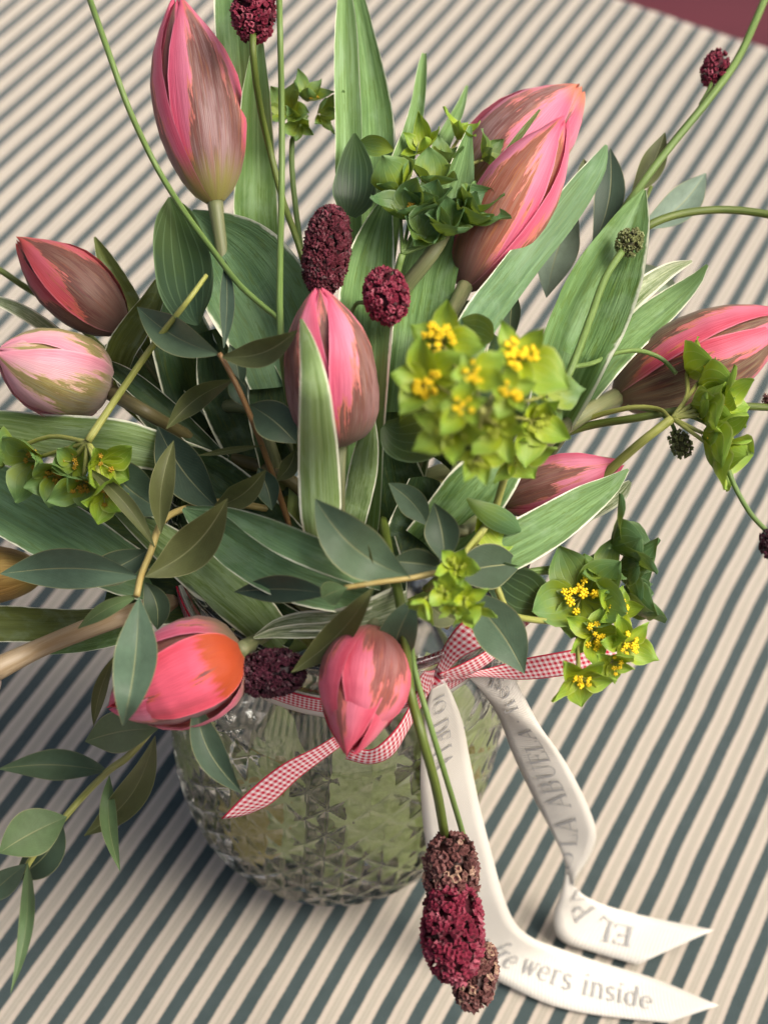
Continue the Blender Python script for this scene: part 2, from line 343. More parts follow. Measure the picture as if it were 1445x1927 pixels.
# heights of the bouquet's outside (cm above the table) at places in the view
_F = np.array([(335,1260,21.3),(665,1310,22.6),(510,1265,21.8),(265,1085,22.5),(100,690,22.5),(620,680,29.5),(330,60,30),(405,380,26.5),(125,520,24.5),
  (1000,350,28.5),(1300,660,24),(1070,880,23.5),(900,730,31.5),(830,400,28.5),(770,1090,25.5),(1110,1180,21),(100,1500,11.5),(30,1800,7.5),(0,900,21),
  (600,1000,26.5),(1330,770,25.5),(1440,400,26.5),(1340,130,28),(475,25,31),(850,1700,16.5),(700,300,29),(440,600,27.5),(300,800,24),(0,1200,19.5),(1100,480,26.5)])
def FZ(x, y):
    d2 = (_F[:, 0]-x)**2+(_F[:, 1]-y)**2+900
    w = 1/d2**1.5
    return float((w*_F[:, 2]).sum()/w.sum())
def P3(x, y, l=0.0, z=None):
    P = W(x, y, FZ(x, y) if z is None else z)
    v = CAMP-P; return P+v/np.linalg.norm(v)*l/100
def leaf_grid(pts, cup=0.3, fold=0.0, roll=0.0, cols=9, rows=22, wav=0.0, seed=0):
    """pts: (x, y, visible width in px, lift cm[, z]) from tip to base"""
    C = np.array([P3(*(p[0], p[1], p[3])) for p in pts]); wd = np.array([p[2]*pxm(c)/2 for p, c in zip(pts, C)])
    Q = catmull(np.c_[C, wd][:, [0, 1, 2, 3]] if False else np.c_[C*1.0, wd], rows); C, wd = Q[:, :3], np.maximum(Q[:, 3], 1e-4)
    T = unit(np.gradient(C, axis=0)); V = unit(CAMP-C); S = unit(np.cross(T, V)); N = unit(np.cross(S, T))
    N *= np.sign((N*V).sum(1))[:, None]
    r = np.radians(roll) if np.isscalar(roll) else np.radians(np.interp(np.linspace(0, 1, rows), np.linspace(0, 1, len(roll)), roll))
    r = np.broadcast_to(r, (rows,))[:, None]
    S2 = np.cos(r)*S+np.sin(r)*N; N2 = np.cos(r)*N-np.sin(r)*S
    hw = wd[:, None]/np.maximum(0.35, np.cos(r))
    u = np.linspace(-1, 1, cols); tt = np.linspace(0, 1, rows)
    rg = np.random.default_rng(seed); ph = rg.uniform(0, 6.28, 4)
    G = np.zeros((rows, cols, 3))
    for j, uu in enumerate(u):
        h = cup*(uu*uu-0.4)+fold*(abs(uu)-0.5)
        wv = wav*(abs(uu)**2)*np.sin(tt*9+ph[0 if uu < 0 else 1])[:, None]+0.03*np.sin(tt*5+ph[2])[:, None]
        G[:, j] = C+S2*uu*hw+N2*hw*(h+wv)
    return G
def leaf_obj(name, pts, mat, parent=None, extra=(), label=None, uvr=(0, 1), **kw):
    if mat.name.startswith("tulip_leaf"): kw.setdefault("fold", 0.16); kw.setdefault("wav", 0.07)
    b = MB(); b.grid(leaf_grid(pts, **kw))
    for e in extra: b.grid(leaf_grid(e, **kw))
    for q in b.uv: q[:, 0] = uvr[0]+(uvr[1]-uvr[0])*q[:, 0]
    return b.build(name, mat, parent, label=label)
def euc_leaf(parent, bx, by, tx, ty, w, l=0.0, lt=None, mat=None, bend=0.08, cup=0.25, fold=0.15, roll=0, full=0.5, label=None, seed=0):
    """lance-shaped leaf from base to tip"""
    lt = l if lt is None else lt
    L = math.hypot(tx-bx, ty-by); nx, ny = -(ty-by)/L, (tx-bx)/L; pts = []
    for t in np.linspace(1, 0, 9):
        q = 1-t; wd = w*(math.sin(math.pi*min(1, max(0, t**(math.log(0.5)/math.log(full)))))**1.0)+w*0.015
        b = bend*L*math.sin(math.pi*t)
        pts.append((bx+(tx-bx)*t+nx*b, by+(ty-by)*t+ny*b, wd, l+(lt-l)*t))
    rg = np.random.default_rng(seed+int(tx)+3*int(ty)); rr = rg.uniform(-22, 22); fold = fold*rg.uniform(0.8, 2.6); cup = cup*rg.uniform(0.2, 1.3)
    return leaf_obj("leaf", pts, mat or M_EUC, parent, cup=cup, fold=fold, roll=(roll-rr*0.6, roll+rr), cols=9, rows=18, wav=0.05, seed=seed, label=label)
def stem_obj(parent, pts, r0, r1=None, mat=None, name="stem", z=None, k=8, n=None):
    """pts (x, y, lift) in view, radius in px"""
    P = [p if len(p) == 3 and isinstance(p, np.ndarray) else P3(p[0], p[1], p[2]) for p in pts]
    r1 = r0 if r1 is None else r1
    R = [(r0+(r1-r0)*i/(len(P)-1))*pxm(P[i]) for i in range(len(P))]
    b = MB(); b.tube(P, R, k, n or max(8, 5*len(P))); return b.build(name, mat or M_STEM, parent)
def into_vase(P, d, seed=0, bottom=True):
    """points leading from P (direction d) through the neck to the foot of the vase"""
    rg = np.random.default_rng(seed); a = math.atan2(P[1], P[0]); rr = rg.uniform(1.2, 4.4)/100
    a2 = a+rg.uniform(-0.5, 0.5)
    neck = np.array([math.cos(a2)*rr, math.sin(a2)*rr, 0.205]); out = []
    L = np.linalg.norm(P-neck); up = neck+np.array([math.cos(a2)*0.012, math.sin(a2)*0.012, 0.035])
    out.append(P+unit(d)*min(0.03, L*0.3))
    if L > 0.08: out.append(up*0.75+0.25*(P+unit(d)*L*0.45))
    out.append(neck)
    if bottom:
        q = rg.uniform(2.0, 4.6)/100; a3 = a2+math.pi+rg.uniform(-0.9, 0.9)
        out.append(np.array([math.cos(a3)*q*0.3, math.sin(a3)*q*0.3, 0.11]))
        out.append(np.array([math.cos(a3)*q, math.sin(a3)*q, rg.uniform(0.010, 0.022)]))
    return out

# ------------------------------------------------------------------ setting: table and cloth
t = NT("red_painted_wood"); oc = t.objc()
n1 = t.noise(t.vec(oc, (6, 60, 6)), 2.0, 4, 0.6); n2 = t.noise(oc, 9.0, 3)
col = t.mix(n1, (0.050, 0.0065, 0.010), (0.078, 0.010, 0.016)); col = t.mix(t.math('MULTIPLY', n2, 0.3), col, (0.11, 0.018, 0.026))
t.bump(n1, 0.15, 0.001); M_RED = t.fin(col, 0.45)
table = thing("table", "dark red painted board table under the striped cloth", "table", (0.1, 0.5, -0.04))
# boards run parallel to the far edge of the cloth
e1, e2 = W(1191.7, 6, 0), W(1445, 90, 0); ed = unit(e2-e1); en = np.array([-ed[1], ed[0], 0.0])
if en[1] < 0: en = -en
EC = (e1+e2)/2
base_off = np.dot(EC, en)
bw = 0.143; gap = 0.004
proto = None
for i in range(-9, 4):
    c0 = EC+en*(i*bw+0.060)-ed*0.3
    b = MB(); hx, hy, hz = 0.95, (bw-gap)/2, 0.016; bv = 0.002
    V = []
    for (sx, sy, z) in [(1, 1, -1), (1, 1, 1)]:
        pass
    ring = [(-hy, -2*hz), (-hy, -bv), (-hy+bv, 0), (hy-bv, 0), (hy, -bv), (hy, -2*hz)]
    for s in (-hx, hx):
        for (yy, zz) in ring: V.append(c0+ed*s+en*yy+np.array([0, 0, zz-0.003]))
    Fc = [(j, (j+1) % 6, 6+(j+1) % 6, 6+j) for j in range(6)]+[tuple(range(6))[::-1], tuple(range(6, 12))]
    if proto is None:
        b.add(V, Fc); proto = b.build("board", M_RED, table, smooth=False); pc = c0
    else:
        o = bpy.data.objects.new("board", proto.data); COL.objects.link(o); o.parent = table
        o.location = Vector(c0-pc)
gb = bpy.data.meshes.new("floor"); gb.from_pydata([(-60, -60, -0.75), (60, -60, -0.75), (60, 60, -0.75), (-60, 60, -0.75)], [], [(0, 1, 2, 3)])
gb.materials.append(mat_plain("floor_brown", (0.16, 0.09, 0.055), 0.6, 0.3, 8)); fo = link("floor", gb, (0, 0, 0), kind="structure")

t = NT("striped_cloth"); oc = t.objc(); x, y, z = t.xyz(oc)
wob = t.noise(t.vec(oc, (1, 1, 1)), 6.0, 2)
k = t.math('ADD', t.math('ADD', t.math('MULTIPLY', x, 68.4), t.math('MULTIPLY', y, -37.9)), 2.6-0.12)
wob2 = t.noise(oc, 55.0, 2)
k = t.math('ADD', k, t.math('ADD', t.math('MULTIPLY', t.math('SUBTRACT', wob, 0.5), 0.40), t.math('MULTIPLY', t.math('SUBTRACT', wob2, 0.5), 0.045)))
th = t.noise(t.vec(oc, (1, 1, 1)), 900.0, 2, 0.6)                     # ragged yarn edges
k2 = t.math('ADD', k, t.math('MULTIPLY', t.math('SUBTRACT', th, 0.5), 0.05))
d = t.math('ABSOLUTE', t.math('SUBTRACT', t.math('FRACT', t.math('ADD', k2, 0.5)), 0.5))   # 0 at a dark stripe's centre
dark = t.step(d, 0.255, 0.185)
mid = t.step(d, 0.372, 0.415)
ln = t.math('MULTIPLY', t.step(t.math('ABSOLUTE', t.math('SUBTRACT', d, 0.43)), 0.035, 0.005), 1.0)
big = t.noise(oc, 22.0, 3)
pale = t.mix(big, (0.465, 0.405, 0.332), (0.555, 0.492, 0.408))
pale = t.mix(t.math('MULTIPLY', mid, 0.55), pale, (0.36, 0.345, 0.275))
pale = t.mix(t.math('MULTIPLY', ln, 0.30), pale, (0.22, 0.22, 0.18))
teal = t.mix(t.noise(oc, 160.0, 3), (0.030, 0.052, 0.053), (0.054, 0.082, 0.083))
col = t.mix(dark, pale, teal)
# weave
ux = t.math('ADD', t.math('MULTIPLY', x, 0.875), t.math('MULTIPLY', y, -0.485)); uy = t.math('ADD', t.math('MULTIPLY', x, 0.485), t.math('MULTIPLY', y, 0.875))
wx = t.math('SINE', t.math('MULTIPLY', ux, 8600.0)); wy = t.math('SINE', t.math('MULTIPLY', uy, 7800.0))
wv = t.math('MULTIPLY', wx, wy)
fib = t.noise(t.comb(t.math('MULTIPLY', ux, 2600.0), t.math('MULTIPLY', uy, 500.0), 0.0), 1.0, 2)
col = t.mix(t.math('MULTIPLY', t.math('ADD', t.math('MULTIPLY', wv, 0.5), fib), 0.16), col, (0.02, 0.02, 0.018))
cre = t.noise(t.vec(oc, (1, 1, 1)), 11.0, 4, 0.55, 0.6)
t.bump(t.math('ADD', t.math('ADD', wv, t.math('MULTIPLY', fib, 2.2)), t.math('MULTIPLY', cre, 14.0)), 0.6, 0.0004)
M_CLOTH = t.fin(col, 0.85, 0, 0.2, sheen=0.2)
b = MB(); A = np.linspace(-1.05, 0.0, 120); B = np.linspace(-1.15, 0.75, 150); G = np.zeros((120, 150, 3))
jag = RNG.normal(0, 0.0006, 150)
for i, a_ in enumerate(A):
    for j, bb in enumerate(B):
        p = EC+en*a_+ed*bb
        if i == 119: p = p+en*(jag[j]+0.0012*math.sin(bb*520))
        G[i, j] = (p[0], p[1], 0.0006*math.sin(p[0]*21+1)*math.sin(p[1]*17)-0.0004)
b.grid(G); cloth = b.build("tablecloth", M_CLOTH)
for v in cloth.data.vertices: pass
off = Vector(cloth.location); cloth.data.transform(Matrix.Translation(off)); cloth.location = (0, 0, 0)
md = cloth.modifiers.new("thickness", 'SOLIDIFY'); md.thickness = 0.0018; md.offset = -1
tag(cloth, "cream and teal striped woven cloth spread under the vase", "tablecloth")

# ------------------------------------------------------------------ vase
PROF = [(0.0, 0.004), (3.6, 0.0), (4.6, 0.02), (5.2, 0.35), (5.7, 1.1), (6.2, 2.4), (6.55, 4.2), (6.7, 6.5), (6.7, 9.0), (6.6, 12.5), (6.45, 16.0), (6.22, 18.2), (6.08, 19.4), (6.10, 20.4), (6.22, 21.3), (6.27, 21.7)]
def vase_r(z):
    pr = PROF[1:]; return np.interp(z, [p[1] for p in pr], [p[0] for p in pr])
vase = thing("vase", "clear pressed glass vase with diamond pattern holding the bouquet", "vase", (0, 0, 0))
t = NT("clear_glass"); bs = t.bsdf
bs.inputs["Base Color"].default_value = (0.995, 1.0, 0.996, 1); bs.inputs["Transmission Weight"].default_value = 1; bs.inputs["Roughness"].default_value = 0.015; bs.inputs["IOR"].default_value = 1.48
M_GLASS = t.m
t = NT("vase_water"); bs = t.bsdf
bs.inputs["Base Color"].default_value = (0.985, 0.995, 0.972, 1); bs.inputs["Transmission Weight"].default_value = 1; bs.inputs["Roughness"].default_value = 0.0; bs.inputs["IOR"].default_value = 1.33
M_WATER = t.m
NA = 27*14; ZS = np.concatenate([np.linspace(0.03, 18.2, 130), np.linspace(18.4, 21.65, 14)])
prof = catmull([(p[1], p[0], 0) for p in PROF[1:]], 240)
def rz(z): return np.interp(z, prof[:, 0], prof[:, 1])
TH = np.linspace(0, 2*np.pi, NA, endpoint=False); G = []
G.append(np.stack([0.001*np.cos(TH), 0.001*np.sin(TH), np.full(NA, 0.0)], 1)); G.append(np.stack([0.034*np.cos(TH), 0.034*np.sin(TH), np.full(NA, 0.0)], 1))
for zz in ZS:
    env = np.interp(zz, [0.2, 1.2, 12.5, 17.0], [0, 1, 1, 0])
    pa = 27*TH/2/np.pi; pz = zz/2.1
    # fans: arched diamonds, ridges proud, facets hollow
    a_ = np.abs(((pa+pz) % 1)-0.5)*2; b_ = np.abs(((pa-pz) % 1)-0.5)*2
    ridge = np.maximum(a_, b_)**6; face = (a_+b_)*0.5
    rib = np.abs(((pa*2) % 1)-0.5)*2
    rr = rz(zz)+env*(0.11*np.maximum(a_, b_)+0.05*np.maximum(a_, b_)**8-0.05)
    G.append(np.stack([rr/100*np.cos(TH), rr/100*np.sin(TH), np.full(NA, zz/100)], 1))
for zz, dr in ((21.78, -0.04), (21.82, -0.14), (21.78, -0.24)):
    r_ = (rz(21.7)+dr)/100; G.append(np.stack([r_*np.cos(TH), r_*np.sin(TH), np.full(NA, zz/100)], 1))
for zz in np.concatenate([np.linspace(21.5, 1.0, 48), [0.75]]):
    r_ = max(0.5, rz(zz)-0.34-(0.9-min(0.9, zz))*1.2)/100; G.append(np.stack([r_*np.cos(TH), r_*np.sin(TH), np.full(NA, zz/100)], 1))
G.append(np.stack([0.0005*np.cos(TH), 0.0005*np.sin(TH), np.full(NA, 0.0074)], 1))
b = MB(); b.grid(np.array(G), closed=True); b.build("glass_body", M_GLASS, vase)
# water, pressed 0.1 mm into the glass so there is no air film
TW = np.linspace(0, 2*np.pi, 96, endpoint=False); G = [np.stack([0.0005*np.cos(TW), 0.0005*np.sin(TW), np.full(96, 0.0073)], 1)]
for zz in np.concatenate([[0.74], np.linspace(1.0, 15.0, 34)]):
    r_ = (max(0.5, rz(zz)-0.34-(0.9-min(0.9, zz))*1.2)+0.012)/100; G.append(np.stack([r_*np.cos(TW), r_*np.sin(TW), np.full(96, zz/100)], 1))
G.append(np.stack([0.0005*np.cos(TW), 0.0005*np.sin(TW), np.full(96, 0.15)], 1))
b = MB(); b.grid(np.array(G), closed=True)
wt = b.build("water", M_WATER); tag(wt, "clear water standing inside the glass vase round the stems", "water")

# ------------------------------------------------------------------ tulips
BUD = ([0, .05, .12, .22, .34, .45, .58, .72, .84, .93, .98, 1], [.20, .46, .66, .85, .97, 1, .96, .80, .56, .32, .15, .05])
BUDR = ([0, .04, .10, .2, .32, .45, .6, .74, .86, .94, .98, 1], [.20, .55, .76, .92, 1, 1, .95, .80, .56, .32, .16, .05])
def tulip(label, base, tip, rpx, mat, phi=0, prof=BUD, stem=(), stem_r=13, mats=None, open_=0.0, stem_mat=None, seed=0, bend=0.0, split=1.0, hwf=(1,)*6):
    """base, tip: (x, y, z cm); the bud is six petals round an axis"""
    B, T = W(*base), W(*tip); ax = T-B; L = np.linalg.norm(ax); ax /= L
    rm = 0.925*rpx*pxm((B+T)/2)
    root = thing("tulip", label, "tulip", B, "striped tulips in the bouquet")
    v = unit(CAMP-(B+T)/2); e1 = unit(v-ax*np.dot(v, ax)); e2 = np.cross(ax, e1)
    rg = np.random.default_rng(seed)
    for k in range(6):
        outer = k < 3; f0 = math.radians(phi+120*(k % 3)+(0 if outer else 60)); rows, cols = 30, 21
        tt = np.linspace(0, 1, rows)**0.92; top = 1.0 if outer else 0.985
        if not outer: top -= rg.uniform(0, 0.03)
        else: top -= rg.uniform(0, 0.06)*split
        hw = np.radians(np.interp(tt, [0, .3, .55, .75, .88, .96, 1], [74, 66, 60, 54, 48, 40, 16] if outer else [75, 68, 64, 60, 56, 46, 18]))*hwf[k]
        rs = np.interp(tt, prof[0], prof[1])*(1.0 if outer else 0.87)
        rs = rs+0.05*np.clip((tt-0.86)/0.14, 0, 1)**2*(1 if outer else 0)+open_*np.clip(tt-0.55, 0, 1)*(1.0 if outer else 0.6)
        G = np.zeros((rows, cols, 3)); sgn = 1 if seed % 2 else -1
        tw = rg.uniform(-0.08, 0.08)
        for j, u in enumerate(np.linspace(-1, 1, cols)):
            ang = f0+u*hw+tw*tt
            lift = 1.0+0.045*u*sgn+(0.035*(1-u*u) if outer else 0.0)+0.055*abs(u)**6-0.02*np.exp(-(u/0.18)**2)*(1 if outer else 0)+0.02*np.exp(-((u-0.0)/0.5)**2)+0.014*np.sin(tt*7+u*4+k)+0.010*np.sin(u*11+k*2+tt*1.5)*np.sin(np.pi*tt)
            r = rm*rs*lift
            hgt = tt*L*top*(1-0.035*abs(u)**2.5*np.clip((tt-0.6)/0.4, 0, 1))
            cen = B+ax*hgt[:, None]+e1*(bend*L*np.sin(np.pi*tt))[:, None]
            G[:, j] = cen+(r*np.cos(ang))[:, None]*e1+(r*np.sin(ang))[:, None]*e2
        b = MB(); b.grid(G); b.build("petal", (mats[k] if mats else mat), root)
    P = [B+ax*L*0.02]+[P3(*q) for q in stem]
    d = -ax if not stem else P[-1]-P[-2]
    P += into_vase(P[-1], d, seed)
    b = MB(); R = stem_r*pxm(B); b.tube(P, [R*1.25]+[R]*(len(P)-1), 10, 6*len(P)); b.build("stem", stem_mat or M_STEM_TUL, root)
    return root
def tl(parent, pts, mat=None, **kw): return leaf_obj("leaf", pts, mat or M_LEAF, parent, **kw)
def lone_leaf(label, pts, mat=None, **kw):
    o = leaf_obj("tulip_leaf", pts, mat or M_LEAF, None, **kw)
    return tag(o, label, "leaf", "loose tulip leaves of the bouquet")

T1 = tulip("tall pink tulip bud with grey brown flame at the top left of the bouquet", (405, 380, 26.0), (333, -18, 30.0), 86, M_PET, 22, stem=[(412, 430, -1.5)], seed=1)
tl(T1, [(487,62,6,-1.0),(484,110,36,-1.0),(481,200,60,-1.3),(481,320,76,-1.8),(484,440,82,-2.4),(505,580,70,-4),(560,720,50,-6)], M_LEAF_LIGHT, cup=0.55, seed=1)
tl(T1, [(428,-40,50,-2.5),(438,60,66,-2.6),(448,180,60,-2.8),(462,320,52,-3.2),(500,480,44,-4.5)], M_LEAF, cup=0.4, seed=2)
T2 = tulip("dark olive and red tulip bud leaning out left, behind the pale bud", (232, 618, 23.5), (26, 445, 25.5), 70, M_PET_DK, 30, stem=[(262, 655, -2.2)], seed=2)
tl(T2, [(299,528,16,-0.6),(285,570,44,-0.6),(252,620,56,-0.8),(226,662,56,-1.0),(215,710,50,-2),(300,800,40,-5)], M_LEAF_OLIVE, cup=0.5, seed=3)
tl(T2, [(178,445,4,-0.8),(194,480,26,-0.9),(220,530,42,-1.0),(250,585,46,-1.3),(285,650,40,-2.5),(350,760,36,-5)], M_LEAF_OLIVE, cup=0.4, fold=0.3, seed=4)
T3 = tulip("pale pink tulip bud with olive veins at the left edge", (203, 735, 22.0), (-12, 655, 24.2), 86, M_PET_PALE, -28, BUDR, stem=[(262, 768, -0.6), (325, 805, -2.0)], stem_mat=M_STEM_OLB, seed=3)
tl(T3, [(-70,800,40,-0.6),(0,804,66,-0.5),(80,818,80,-0.5),(160,827,90,-0.6),(230,834,88,-0.9),(300,850,74,-1.6),(400,880,60,-4)], M_LEAF_MOT, cup=-0.35, seed=5)
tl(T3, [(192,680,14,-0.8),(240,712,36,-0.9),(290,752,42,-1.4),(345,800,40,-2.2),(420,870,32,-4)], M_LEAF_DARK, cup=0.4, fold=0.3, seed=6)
T4 = tulip("plump pink tulip bud in the centre with a green leaf across its front", (642, 838, 26.2), (600, 528, 30.0), 92, M_PET_B, 58, BUDR, stem=[(640, 900, -0.7), (640, 1000, -2.5)], stem_r=10, seed=4)
tl(T4, [(566,598,5,1.4),(577,640,28,2.0),(588,700,48,2.3),(595,770,64,2.2),(599,850,76,1.6),(602,930,80,0.6),(606,1000,72,-0.6),(618,1080,50,-3)], M_LEAF_MOT, cup=-0.45, seed=7)
tl(T4, [(698,782,14,-1.6),(692,830,40,-1.6),(684,880,54,-1.8),(673,940,52,-2.2),(662,1000,46,-3.0),(655,1080,36,-5)], M_LEAF_MOT, cup=-0.4, seed=8)
T5 = tulip("pink tulip bud with orange petal tips at the back right", (872, 372, 25.5), (1098, 156, 27.6), 92, M_PET_O, -38, stem=[(840, 430, -2.0)], seed=5, open_=0.10)
T6 = tulip("large pink tulip bud with rusty flame leaning right, in front of another bud", (872, 542, 26.5), (1068, 212, 30.0), 78, M_PET_R, -24, stem=[(846, 600, -1.5)], seed=6, bend=0.03)
tl(T6, [(1016,205,4,1.0),(985,245,12,1.0),(940,305,14,0.8),(895,365,16,0.2),(870,430,16,-1)], M_LEAF_OLIVE, cup=0.3, seed=9)
tl(T6, [(1141,272,6,0.6),(1128,305,34,0.8),(1098,350,52,0.9),(1050,415,62,0.9),(1000,475,66,0.7),(950,540,70,0.3),(905,600,72,-0.5),(850,700,64,-3)], M_LEAF_BLUE, cup=-0.35, roll=10, seed=10, uvr=(0.1, 1))
T7 = tulip("pink tulip bud with olive stripe reaching out of the right edge", (1158, 748, 22.5), (1500, 590, 25.2), 92, M_PET_S, 40, BUD, stem=[(1090, 785, -0.8), (1000, 850, -2.5)], stem_r=15, seed=7)
tl(T7, [(1302,491,5,-0.4),(1265,505,26,-0.4),(1220,535,40,-0.6),(1180,570,44,-0.9),(1120,630,40,-2)], M_LEAF_VAR, cup=0.4, seed=11)
tl(T7, [(1331,498,6,-0.1),(1310,525,26,-0.1),(1270,560,48,-0.2),(1220,600,62,-0.4),(1170,640,74,-0.7),(1120,690,82,-1.4),(1060,770,70,-3)], M_LEAF, cup=-0.3, roll=-12, seed=12)
T8 = tulip("slender pink tulip bud cradled by its leaf at the lower right", (940, 948, 21.8), (1178, 868, 24.0), 56, M_PET_W, -20, stem=[(890, 985, -1.5)], stem_r=11, seed=8)
tl(T8, [(1182,883,6,0.7),(1150,912,38,0.9),(1100,945,66,1.0),(1040,985,82,0.9),(980,1020,88,0.6),(920,1050,80,-0.4),(840,1080,60,-2.5)], M_LEAF, cup=-0.4, seed=13)
tl(T8, [(1186,906,8,-0.4),(1168,925,32,-0.4),(1130,948,42,-0.5),(1080,972,40,-0.8)], M_LEAF_VAR, cup=0.5, seed=14)
T9 = tulip("hot pink tulip bud with orange base hanging over the left rim", (455, 1222, 22.6), (196, 1335, 21.0), 104, M_PET_HOT, -8, BUDR, stem=[(500, 1195, -1.6)], seed=9,
           mats=[M_PET_HOT, M_PET_W, M_PET_W, M_PET_W, M_PET_HOT, M_PET], split=2.0, hwf=(0.66, 1, 1, 1, 1, 1))
T10 = tulip("drooping pink tulip bud nodding over the front rim of the vase", (703, 1180, 24.0), (655, 1432, 22.6), 89, M_PET_RED, -30, BUD, stem=[(715, 1150, -1.5)], seed=10, open_=0.16, split=2.6)
T11 = tulip("yellow brown tulip bud cut by the left edge below the broad leaf", (80, 1078, 18.5), (-150, 1090, 17.5), 56, M_PET_YEL, 20, stem=[(150, 1080, -3.5)], seed=11)
T12 = tulip("pale tulip leaving the picture at left on a long tan stem", (-14, 1262, 19), (-140, 1360, 16.5), 60, M_PET_PALE, 0, stem=[(70, 1222, -0.6), (160, 1185, -0.6), (230, 1160, -1.4), (300, 1140, -3.0)], stem_r=19, stem_mat=M_STEM_TAN, seed=12)
tl(T12, [(-60,1178,60,-2.4),(0,1174,68,-2.3),(80,1176,64,-2.2),(150,1172,52,-2.2),(240,1160,40,-2.6)], M_LEAF_OLIVE, cup=0.3, seed=15)
tl(T12, [(94,1230,4,-1.9),(140,1216,26,-1.9),(190,1203,36,-2.0),(260,1185,42,-2.4)], M_LEAF, cup=0.3, seed=16)
lone_leaf("tall upright tulip leaf with white margin at the top centre", [(648,-40,18,-1.2),(651,60,42,-1.2),(653,150,48,-1.4),(656,250,50,-1.6),(655,350,48,-2),(660,480,46,-3.5),(670,640,40,-6)], M_LEAF_LIGHT, cup=0.4, seed=20)
lone_leaf("dark green half of the split upright leaf at the top centre", [(668,-30,24,-1.9),(686,80,46,-2.0),(702,180,62,-2.2),(708,260,72,-2.4),(706,360,72,-2.8),(700,520,60,-4.5)], M_LEAF, cup=0.35, seed=21)
lone_leaf("narrow curled yellow green leaf tip left of the green bracts", [(798,99,8,-0.8),(794,130,18,-0.8),(787,190,26,-1.0),(774,250,34,-1.3),(755,310,44,-1.8),(735,390,46,-3),(720,520,40,-5)], M_LEAF_LIGHT, cup=0.7, seed=22)
lone_leaf("thin leaf tip rising between the bracts and the back tulip", [(879,160,5,-2),(868,195,16,-2),(850,235,26,-2.1),(828,280,32,-2.4),(808,340,32,-3.4),(780,480,30,-5)], M_LEAF_LIGHT, cup=0.5, seed=23)
lone_leaf("broad bluish leaf behind the burgundy head in the centre left", [(361,396,8,-1.6),(395,435,92,-1.7),(440,485,165,-2.0),(480,545,195,-2.5),(515,610,195,-3.4),(545,720,150,-5.5)], M_LEAF_BLUE, cup=0.3, seed=24)
lone_leaf("green leaf with white margins standing right behind the central tulip", [(734,356,4,-0.6),(714,420,50,-0.8),(700,480,82,-1.0),(691,545,102,-1.3),(684,650,104,-1.8),(678,800,92,-2.6),(674,1000,76,-4.2),(670,1080,60,-6)], M_LEAF, cup=0.45, seed=25)
lone_leaf("tapering leaf with pale left margin passing behind the green bracts", [(885,236,6,-0.2),(877,275,26,-0.3),(868,320,48,-0.5),(855,370,70,-0.9),(832,430,94,-1.5),(808,500,108,-2.0),(795,570,110,-2.4),(785,650,104,-3),(765,780,90,-5)], M_LEAF, cup=0.3, seed=26, uvr=(0.1, 1))
lone_leaf("big pointed leaf with white right margin at the right of the bouquet", [(1213,356,6,0.2),(1191,410,58,0.2),(1164,470,96,0.1),(1131,540,130,-0.1),(1100,610,142,-0.5),(1070,680,128,-1.0),(1040,770,96,-2.4),(980,880,70,-5)], M_LEAF, cup=0.35, fold=0.6, roll=8, seed=27, uvr=(0, 0.9))
lone_leaf("broad olive leaf sweeping out of the lower left edge", [(-100,870,110,-1.4),(0,938,120,-1.2),(80,984,122,-1.2),(160,1030,118,-1.3),(240,1075,96,-1.8),(350,1110,60,-4)], M_LEAF_BLUE, cup=0.25, seed=28)
lone_leaf("stout folded leaf running under the eucalyptus above the hot pink tulip", [(212,960,6,-0.6),(245,975,38,-0.6),(290,1006,60,-0.6),(350,1052,82,-0.7),(420,1107,92,-0.9),(480,1160,88,-1.3),(525,1215,74,-2.5)], M_LEAF_MOT, cup=-0.5, seed=29)
lone_leaf("folded bluish leaf with rolled white edge in front of the centre", [(344,957,6,-0.4),(375,976,48,-0.5),(430,1012,88,-0.6),(490,1052,100,-0.7),(560,1087,98,-0.9),(640,1112,82,-1.4),(730,1135,60,-3)], M_LEAF_BLUE, cup=0.3, seed=30,
          extra=[[(350,954,4,0.0),(420,961,15,0.2),(480,989,42,0.3),(540,1019,58,0.2),(600,1045,60,0.0),(660,1069,54,-0.4),(720,1092,40,-1.4)]])
lone_leaf("light leaf with cream edge lying over the rim above the dark burnet head", [(477,1201,4,0.2),(512,1192,18,0.2),(560,1188,28,0.1),(620,1184,30,-0.1),(700,1165,44,-0.6),(770,1130,40,-2)], M_LEAF_VAR, cup=0.3, seed=31,
          extra=[[(480,1197,4,-0.1),(520,1178,24,-0.1),(570,1170,38,-0.2),(630,1168,42,-0.3),(690,1160,60,-0.5),(750,1138,70,-1.2)]])
lone_leaf("narrow leaf with white edge at the left edge above the pale bud", [(-30,556,12,-0.9),(30,580,26,-1.0),(80,610,28,-1.2),(140,660,30,-2)], M_LEAF_VAR, cup=0.3, seed=32)
lone_leaf("wide green leaf under the yellow green flower cluster", [(985,830,40,-2.2),(945,870,90,-2.2),(900,920,120,-2.3),(860,970,118,-2.6),(800,1030,96,-3.8)], M_LEAF, cup=0.2, seed=33)
